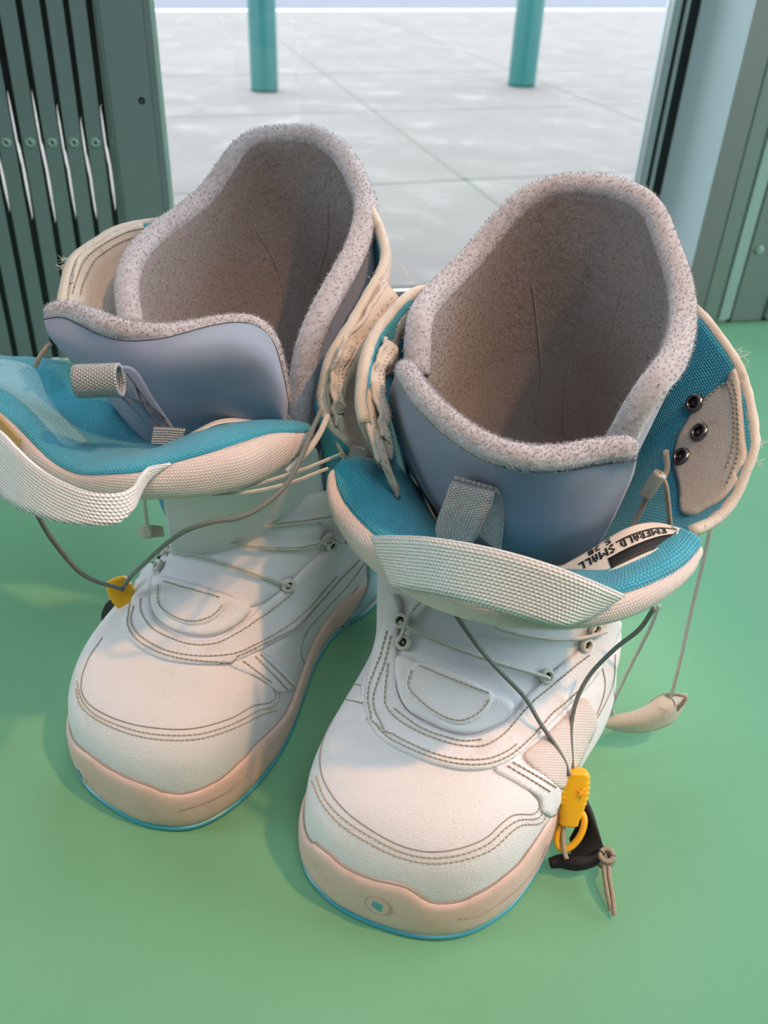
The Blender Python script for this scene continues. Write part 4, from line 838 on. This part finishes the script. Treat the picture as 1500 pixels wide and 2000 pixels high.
# ======================= LEFT BOOT (farther)
L = Boot((-.144, .291), math.radians(26), True, 'left-hand white snowboard boot, farther back, its teal-lined tongue reaching the picture edge')
L.foot(lambda u, v: zt_R(u, -v), c3((66, 845), (120, 895), (200, 960), (300, 1010), (370, 1040), (430, 1066), (480, 1081), (560, 1087), (640, 1062), (720, 1020), (800, 950), (860, 890)), sh=(-.001, .0087))
DL = dict(
 tongue=c3((455, 175), (475, 60), (500, -60), (650, -110), (900, -120), (1130, -60), (1120, 60), (1060, 120), (960, 220), (830, 290), (740, 245), (520, 185)),
 eyestay=c3((400, 20), (385, 90), (362, 190), (338, 290), (318, 370), (340, 432), (400, 480), (480, 515), (600, 532), (700, 532), (780, 516), (850, 482), (920, 440), (1000, 390), (1100, 290), (1200, 180), (1290, 90), (1220, 20), (1140, 50), (1070, 110), (1010, 170), (950, 228), (880, 285), (820, 342), (760, 388), (700, 425), (600, 436), (520, 412), (455, 375), (425, 310), (425, 230), (440, 130), (462, 40)),
 keeper=c3((450, 170), (520, 180), (740, 242), (835, 290), (800, 345), (740, 390), (660, 415), (560, 405), (480, 370), (437, 310), (434, 230)),
 patch=c3((500, 185), (740, 250), (755, 268), (720, 325), (670, 365), (600, 380), (520, 355), (465, 310), (470, 250)),
 panels=[(c3((740, 527), (860, 470), (1025, 625), (960, 650), (935, 640), (880, 595)), 'white_leather')],
 seams=[c3((215, 420), (160, 500), (130, 580), (127, 640), (152, 690), (222, 738), (330, 778), (450, 798), (560, 802), (650, 788), (760, 752), (850, 702), (915, 690), (940, 665), (930, 635), (880, 597), (740, 529)),
        c3((1330, 80), (1250, 190), (1150, 300), (1080, 380), (1050, 440), (1045, 490), (1065, 540), (1080, 572)), c3((1290, 200), (1200, 300), (1140, 400), (1130, 470))],
 stitch=[(c3((110, 600), (125, 670), (170, 730), (280, 785), (400, 818), (520, 828), (620, 822), (720, 795), (800, 760), (870, 722), (930, 706), (955, 670), (930, 615), (860, 560)), .0004),
         (c3((105, 630), (122, 700), (180, 755), (290, 808), (400, 838), (520, 848), (620, 842), (720, 815), (800, 782), (880, 742), (950, 720)), .0004),
         (c3((345, 290), (330, 370), (355, 425), (410, 468), (490, 502), (600, 517), (700, 517), (780, 500), (850, 465), (920, 425), (1000, 375), (1100, 275), (1200, 165), (1290, 75)), .0036),
         (c3((360, 300), (346, 370), (370, 412), (430, 455), (500, 485), (600, 502), (700, 500), (775, 484), (840, 450), (910, 410), (990, 355), (1090, 255), (1190, 145)), .0036),
         (c3((390, 270), (390, 320), (430, 385), (500, 425), (600, 455), (700, 445), (780, 400), (850, 345), (930, 280), (1010, 205)), .0036),
         (c3((500, 198), (735, 258)), .0064), (c3((478, 215), (475, 300), (530, 345), (600, 366), (665, 350), (715, 310), (738, 270)), .0064),
         (c3((870, 490), (1010, 625)), .002), (c3((850, 500), (985, 640)), .002), (c3((800, 520), (920, 610)), .002)])
foot_details(L, DL)
for x, y in c3((500, 55), (465, 130), (1145, -5), (980, 190), (1160, 20)): eyelet(L, x, y)
for p in [c1((712, 1240), (850, 1268), (1000, 1308), (1100, 1338), (1195, 1368)), c1((700, 1010), (850, 1145), (950, 1190), (1050, 1213), (1200, 1214), (1300, 1192), (1375, 1160)), c1((722, 1005), (800, 1060), (900, 1108), (1000, 1130), (1100, 1124), (1250, 1100), (1390, 1070))]:
    cord('lace', surf(L, p, .0052), lr, 'lace', L.root)
a, n = hit(L.mtree, 158, 1512); n = n if n@(CAM-a) > 0 else -n
em = flat_mark('emblem', a, n, [circ(1.)], 'midsole', L.midsole, .0056, h=.0003); flat_mark('emblem_mark', a + n*.0004, n, EMB, 'outsole', em, .0048, h=.0003)
_o = np.array([-.113, .279]); _a = np.array([math.sin(math.radians(19)), math.cos(math.radians(19))]); _b = np.array([_a[1], -_a[0]])
LC0 = loc(L, _o + _a*.200); LC1 = loc(L, _o + _a*.178 - _b*.038)
A = Acc(); seam(A, L.mtree, c3((540, 1140), (640, 1110), (740, 1060), (820, 990)), .0004); A.obj('sole_groove', 'seam', L.midsole)
cm = crop(600, 1000, 6.667)
heel_tree = bvh(np.concatenate([L.G.reshape(-1, 3), np.array([v.co[:] for v in L.midsole.data.vertices]) + base_of(L.midsole.parent)]), grid_faces(len(L.G), NB, True) + grid_faces(22, NB, True, off=L.G.shape[0]*NB))
panel('heel_clip', cm((790, 590), (950, 690), (1075, 880), (880, 1120), (640, 1370), (470, 1560), (400, 1575), (560, 1360), (700, 1150), (780, 960)), heel_tree, .0012, 'clear', L.midsole, 6, label='pale blue clear rubber heel piece', edge=5)
coneL = Cone(L, LC0, LC1, (.075, .098), (.050, .069), rot=math.radians(7))
rimL = [(590, 880, 36), (582, 800, 46), (581, 740, 54), (590, 690, 62), (620, 625, 74), (655, 560, 86), (688, 500, 100), (706, 430, 120), (700, 360, 140), (675, 307, 158), (620, 272, 170), (550, 266, 182), (490, 275, 193), (455, 300, 202), (430, 345, 212), (400, 387, 222), (345, 427, 235), (290, 467, 248), (250, 512, 260), (232, 560, 270), (235, 610, 280), (250, 660, 292)]
lnL, GL, GiL, sL = liner(L, coneL, rimL, None)
A = Acc(); tI = bvh(GiL.reshape(-1, 3), grid_faces(40, 120))
for q in ([(500, 450), (535, 510), (555, 580), (562, 640)], [(640, 400), (640, 470), (620, 540)]): seam(A, tI, q, .0005, off=.0001)
A.obj('lining_seam', 'lining', lnL)
ltL, GtL, oL = liner_tongue(L, [
 [PZ(*p) for p in [(84, 606, .247), (121, 602, .249), (160, 617, .250), (196, 635, .2505), (233, 643, .2505), (280, 646, .250), (327, 645, .250), (373, 637, .250), (420, 627, .2505), (467, 623, .2505), (504, 630, .249), (527, 650, .245), (539, 675, .238), (547, 705, .230), (556, 745, .220), (565, 790, .210)]],
 yrow([(92, 650, .388), (135, 668, .378), (190, 688, .369), (260, 700, .360), (330, 700, .355), (400, 690, .352), (470, 684, .351), (520, 700, .353), (548, 740, .358), (562, 800, .364)]),
 yrow([(135, 702, .386), (175, 722, .378), (230, 755, .368), (290, 775, .360), (350, 775, .355), (420, 765, .352), (480, 762, .352), (530, 775, .354), (560, 830, .362)]),
 yrow([(205, 775, .390), (250, 822, .380), (300, 868, .372), (350, 870, .367), (420, 850, .364), (490, 842, .362), (540, 845, .364), (575, 860, .367)]),
 yrow([(260, 840, .40), (290, 890, .392), (330, 920, .386), (370, 920, .380), (430, 905, .378), (490, 895, .376), (540, 890, .376), (575, 895, .377)])])
wL = [None, None,
 yrow([(-95, 715, .400), (-90, 770, .385), (-45, 830, .368), (15, 880, .350), (60, 905, .340), (105, 933, .328), (155, 957, .318), (215, 970, .312), (285, 970, .310), (350, 968, .311), (410, 962, .314), (475, 946, .320), (540, 915, .334), (588, 878, .350), (606, 852, .362)]),
 yrow([(-98, 700, .403), (-92, 740, .392), (-48, 795, .374), (15, 845, .356), (60, 883, .342), (105, 917, .329), (155, 942, .318), (215, 953, .311), (285, 947, .308), (350, 932, .310), (410, 918, .314), (475, 895, .321), (540, 872, .336), (588, 858, .350), (608, 848, .361)]),
 yrow([(-92, 690, .406), (-80, 720, .396), (-35, 775, .378), (30, 832, .358), (68, 872, .344), (108, 908, .331), (155, 929, .320), (215, 930, .313), (283, 924, .311), (345, 906, .314), (402, 890, .318), (460, 872, .326), (530, 850, .340), (588, 848, .352), (608, 844, .362)])]
ctrL = L.w(np.array(.17), np.array(-.02), np.array(0.))
wL[1] = inward(L, wL[2], .012, .000); wL[0] = inward(L, wL[2], .036, -.020)
tL = [wL[4] + np.array([0, 0, .0002]),
 yrow([(-75, 682, .410), (-50, 712, .400), (0, 765, .382), (55, 822, .363), (95, 862, .349), (130, 893, .337), (170, 908, .328), (225, 910, .321), (283, 905, .318), (345, 888, .321), (400, 870, .326), (455, 852, .334), (520, 836, .346), (580, 836, .356), (606, 838, .365)]),
 yrow([(-50, 680, .416), (-20, 710, .406), (30, 762, .390), (75, 815, .373), (110, 852, .360), (145, 880, .349), (185, 893, .340), (235, 895, .333), (290, 890, .330), (345, 872, .332), (395, 852, .337), (450, 836, .344), (510, 826, .354), (570, 826, .364), (600, 832, .370)]),
 yrow([(-20, 690, .424), (20, 712, .416), (80, 760, .402), (125, 808, .388), (155, 845, .376), (185, 868, .366), (220, 878, .358), (260, 882, .352), (305, 880, .349), (350, 862, .350), (395, 845, .353), (445, 834, .358), (505, 828, .364), (560, 828, .370), (595, 834, .374)]),
 yrow([(0, 703, .430), (50, 708, .424), (110, 725, .414), (165, 760, .402), (210, 800, .392), (240, 835, .384), (265, 865, .377), (290, 880, .371), (325, 880, .368), (360, 868, .366), (400, 855, .366), (445, 845, .368), (500, 838, .372), (555, 836, .376), (590, 838, .379)])]
_q = inward(L, tL[-1], .016, -.060); _q[:4, 2] += .05; _q[4, 2] += .03; tL.append(_q)
tL[4] = yrow([(0, 703, .430), (60, 702, .425), (130, 714, .418), (195, 748, .410), (245, 792, .402), (280, 832, .396), (300, 860, .390), (318, 876, .382), (340, 880, .376), (368, 868, .372), (405, 855, .370), (448, 845, .371), (500, 838, .374), (555, 836, .378), (590, 838, .381)])
lipL, GwL, GlL = lipsheets(L, wL, tL, 'teal')
lab = [yrow([(290, 902, .345), (330, 882, .340), (375, 850, .343), (420, 828, .348), (470, 822, .354), (520, 822, .361), (570, 828, .368)]), yrow([(296, 895, .350), (335, 870, .348), (378, 842, .350), (425, 820, .354), (475, 815, .360), (525, 818, .366), (570, 826, .371)])]
sheet('size_label', rows(lab, 50, 8), .0009, 'label', lipL, label='edge of a cream size label')
# strap, running out of the picture on the left
nk = rows([yrow([(316, 945, .352), (400, 940, .346), (500, 920, .352), (620, 880, .374)]), yrow([(322, 1000, .366), (400, 1000, .360), (500, 985, .362), (630, 945, .386)]), yrow([(330, 1050, .374), (420, 1050, .370), (520, 1035, .374), (640, 1000, .392)]), yrow([(338, 1085, .380), (430, 1090, .376), (530, 1075, .380), (640, 1045, .394)])], 50, 24)
sheet('tongue_neck', nk, .003, 'tongue', L.root, 1 if np.sum(gnorm(nk)*(CAM-nk)) > 0 else -1)
sq = rows([yrow([(606, 870, .398), (640, 862, .402), (680, 868, .404), (715, 880, .408)]), yrow([(618, 960, .392), (655, 960, .398), (690, 955, .402), (720, 950, .408)]), yrow([(600, 1075, .382), (655, 1060, .390), (695, 1040, .398), (722, 1010, .406)])], 40, 24)
sheet('quarter_panel', sq, .003, 'white_leather', L.root, 1 if np.sum(gnorm(sq)*(CAM-sq)) > 0 else -1)
treeLL = bvh_obj([c for c in lipL.children if c.name.startswith('tongue_lining')][0])
panel('printed_stripe', c1((-60, 440), (75, 442), (150, 478), (200, 585), (285, 690), (372, 780), (270, 788), (205, 725), (130, 645), (40, 575), (-60, 520)), treeLL, .0006, 'teal_light', lipL, 7, label='paler printed stripe')
strapL = ribbon('strap', yrow([(-110, 770, .360), (-60, 800, .335), (0, 845, .312), (30, 876, .300), (70, 912, .290), (117, 940, .284), (173, 960, .280), (233, 962, .282), (262, 950, .288), (282, 925, .297), (300, 911, .305), (336, 908, .312)]),
  yrow([(-110, 880, .345), (-60, 925, .322), (0, 972, .300), (28, 991, .291), (61, 1005, .283), (117, 1021, .276), (187, 1027, .273), (233, 1021, .275), (262, 995, .281), (276, 968, .290), (288, 945, .300), (300, 930, .308)]), 'webbing', L.root, 110, label='white webbing strap looping out in front of the tongue')
ribbon('strap_patch', yrow([(-20, 800, .350), (0, 815, .345), (20, 838, .341), (38, 858, .338)]), yrow([(-30, 845, .346), (-10, 855, .343), (12, 862, .340), (34, 874, .337)]), 'glue', strapL, 14)
# pull loop lying sideways
lpL = ribbon('pull_loop', yrow([(262, 716, .338), (220, 716, .334), (165, 720, .332), (137, 728, .334), (128, 742, .338), (133, 758, .340)]), yrow([(268, 766, .335), (225, 769, .330), (175, 769, .328), (148, 768, .330), (137, 764, .336), (134, 760, .340)]), 'webgrey', ltL, 40, m=6, label='grey webbing pull loop lying to the left')
def tubeloop(c0_, c1_, r, n=30):
    c0_, c1_ = np.array(c0_), np.array(c1_); d = (c1_-c0_); d /= np.linalg.norm(d); a_ = np.cross(d, [0, 0, 1.]); a_ /= np.linalg.norm(a_); b_ = np.cross(d, a_)
    return [np.array([c + a_*r*.8*math.cos(t) + b_*r*math.sin(t) for t in np.linspace(1.2, 1.2 + 2*np.pi*.98, n)]) for c in (c0_, c1_)]
q0, q1 = PY(150, 745, .342), PY(236, 742, .342); ra2 = tubeloop(q0, q1, .0062)
bpy.data.objects.remove(lpL); lpL = ribbon('pull_loop', ra2[0], ra2[1], 'webgrey', ltL, 40, m=14, label='grey webbing pull loop lying to the left')
ribbon('loop_back', yrow([(232, 718, .346), (262, 722, .350), (300, 780, .352), (338, 836, .356)]), yrow([(205, 738, .344), (232, 772, .347), (268, 808, .350), (302, 850, .354)]), 'neoprene', lpL, 40, m=10)
A = Acc()
for q in ([(262, 745, .349), (285, 800, .351), (318, 838, .354)], [(250, 775, .348), (290, 790, .351), (322, 818, .355)], [(248, 730, .346), (270, 760, .349), (308, 810, .352), (332, 836, .354)]): A.add(*tube(spl([PY(x, y, Yv - .0012) for x, y, Yv in q], 20), .0004, 5))
A.obj('loop_stitching', 'thread_dark', lpL)
ribbon('loop_tab', yrow([(300, 834, .349), (330, 835, .350), (363, 838, .352)]), yrow([(294, 868, .346), (325, 872, .347), (352, 870, .349)]), 'webgrey', lpL, 20)
# cuff of the left boot
topL = np.concatenate([yrow([(690, 860, .372), (668, 840, .372), (640, 800, .374), (640, 770, .376), (648, 730, .380), (660, 690, .386), (690, 650, .396), (712, 610, .408), (740, 560, .425), (758, 530, .438), (764, 500, .450), (758, 465, .463), (742, 425, .478), (728, 400, .488)]),
    ztop_b(coneL, [150, 180, 210], [.244, .250, .252], .012), yrow([(340, 430, .535), (278, 440, .522), (240, 448, .508), (207, 460, .495), (173, 484, .480), (140, 505, .465), (127, 530, .452), (120, 560, .438), (113, 600, .424), (112, 650, .410)])])
phl = [46, 52, 58, 64, 70, 76, 83, 92, 101, 110, 119, 128, 137, 146, 158, 180, 204, 222, 232, 241, 250, 258, 266, 274, 282, 290, 298]
botL = ztop_b(coneL, phl, [.125]*len(phl), .006)
cuL, GcL, ncL, clL = cuff(L, topL, botL, .006, 'mesh')
treeCL = bvh((GcL - ncL*.0062).reshape(-1, 3), grid_faces(34, 110))
fpL = panel('flap_panel', c10((1075, 105), (950, 104), (850, 152), (680, 222), (620, 282), (500, 345), (310, 460), (262, 560), (232, 700), (208, 830), (230, 1000), (500, 1150), (900, 1150), (1150, 900), (1250, 500), (1100, 250)), treeCL, .002, 'flap_leather', cuL, 7, label='white leather flap panel', edge=3)
panel('teal_collar', [(276, 440), (300, 434), (346, 427), (352, 440), (330, 452), (286, 466), (280, 452)], treeCL, .0028, 'teal', cuL, 5, edge=3)
A = Acc(); stitches(A, treeCL, c10((1060, 200), (900, 260), (780, 310), (640, 400), (540, 480), (470, 600), (400, 760), (370, 880)), off=.0026); stitches(A, treeCL, c10((1050, 150), (900, 180), (760, 240), (560, 360), (430, 480), (350, 660), (290, 850)), off=.0026)
A.obj('stitching', 'thread', fpL)
for x, y, Yv in [(126, 522, .455), (134, 508, .462), (740, 552, .428)]: A = Acc(); fray(A, PY(x, y, Yv), 22, .003, .0035); A.obj('frayed_thread', 'fray', cuL)
Acc().add(*tube(spl([PY(765, 505, .445), PY(785, 520, .44), (PY(798, 540, .435)), PY(808, 558, .43)], 16), .00025, 4)).obj('loose_thread', 'fray', cuL)
crumpled_flap(L, yrow([(752, 552, .425), (722, 598, .410), (698, 640, .398), (668, 668, .390), (658, 700, .384), (648, 730, .380), (640, 765, .376), (640, 800, .373), (655, 850, .370), (675, 890, .368)]), .018, (.32, .1, -.94), seed=8, label='torn crumpled leather edge of the cuff')
crumpled_flap(L, np.array([-.007, 0, 0]) + yrow([(700, 660, .385), (688, 700, .378), (680, 740, .374), (676, 780, .370), (690, 830, .368)]), .010, (.25, .1, -.95), seed=11)
# shell side visible under the lip
# cords
cord('cord', [PY(*p) for p in [(72, 1003, .300), (93, 1041, .305), (121, 1079, .312), (149, 1111, .318), (187, 1135, .345), (224, 1146, .365), (240, 1152, .372)]], .0012, 'cord', L.root, label='thin grey pull cord')
cord('cord', [PY(*p) for p in [(628, 800, .352), (612, 835, .346), (590, 890, .334), (560, 945, .322), (513, 988, .312), (467, 1011, .308), (420, 1018, .308), (373, 1032, .310), (327, 1060, .326), (280, 1102, .348), (252, 1130, .364), (240, 1150, .372)]], .0012, 'cord', L.root, label='thin grey pull cord')
cord('liner_cord', [PY(*p) for p in [(100, 670, .39), (88, 682, .388), (76, 700, .386), (70, 715, .386)]], .0012, 'cordtan', L.root)
cord('lace', [PY(*p) for p in [(640, 812, .368), (625, 845, .358), (600, 882, .346), (560, 922, .338)]], .0016, 'lace', L.root)
cord('lace', [PY(*p) for p in [(387, 960, .318), (467, 953, .322), (537, 935, .332), (597, 915, .342), (653, 892, .355), (668, 886, .36)]], .0009, 'lace', L.root)
cord('lace', [PY(*p) for p in [(400, 966, .318), (480, 962, .322), (560, 945, .332), (640, 915, .350)]], .0009, 'lace', L.root)
cord('white_string', [PY(*p) for p in [(281, 968, .330), (283, 990, .336), (287, 1022, .342), (293, 1042, .345)]], .0011, 'lace', L.root, label='short white string')
tt = sheet('torn_tab', rows([yrow([(273, 1034, .352), (285, 1028, .350), (300, 1026, .350), (316, 1028, .352)]), yrow([(276, 1048, .348), (288, 1052, .346), (302, 1050, .346), (316, 1048, .350)])], 20, 8), .002, 'flap_leather', L.root)
lkL, ax, sd, fr_ = lock(L, PY(240, 1162, .378), PY(252, 1186, .376) - PY(230, 1140, .380), [1, .1, .1], L=.0230, W=.0145)
bl = [yrow([(236, 1160, 0.390), (220, 1168, 0.390), (206, 1180, 0.390), (198, 1200, 0.389), (198, 1215, 0.387)]), yrow([(246, 1170, 0.386), (235, 1182, 0.385), (225, 1195, 0.385), (215, 1212, 0.385), (206, 1232, 0.384)]), yrow([(252, 1185, 0.388), (248, 1195, 0.387), (238, 1208, 0.386), (225, 1222, 0.385), (208, 1236, 0.384)])]
sheet('black_tab', rows(bl, 30, 14), .004, 'black', L.root, label='black fabric tab')
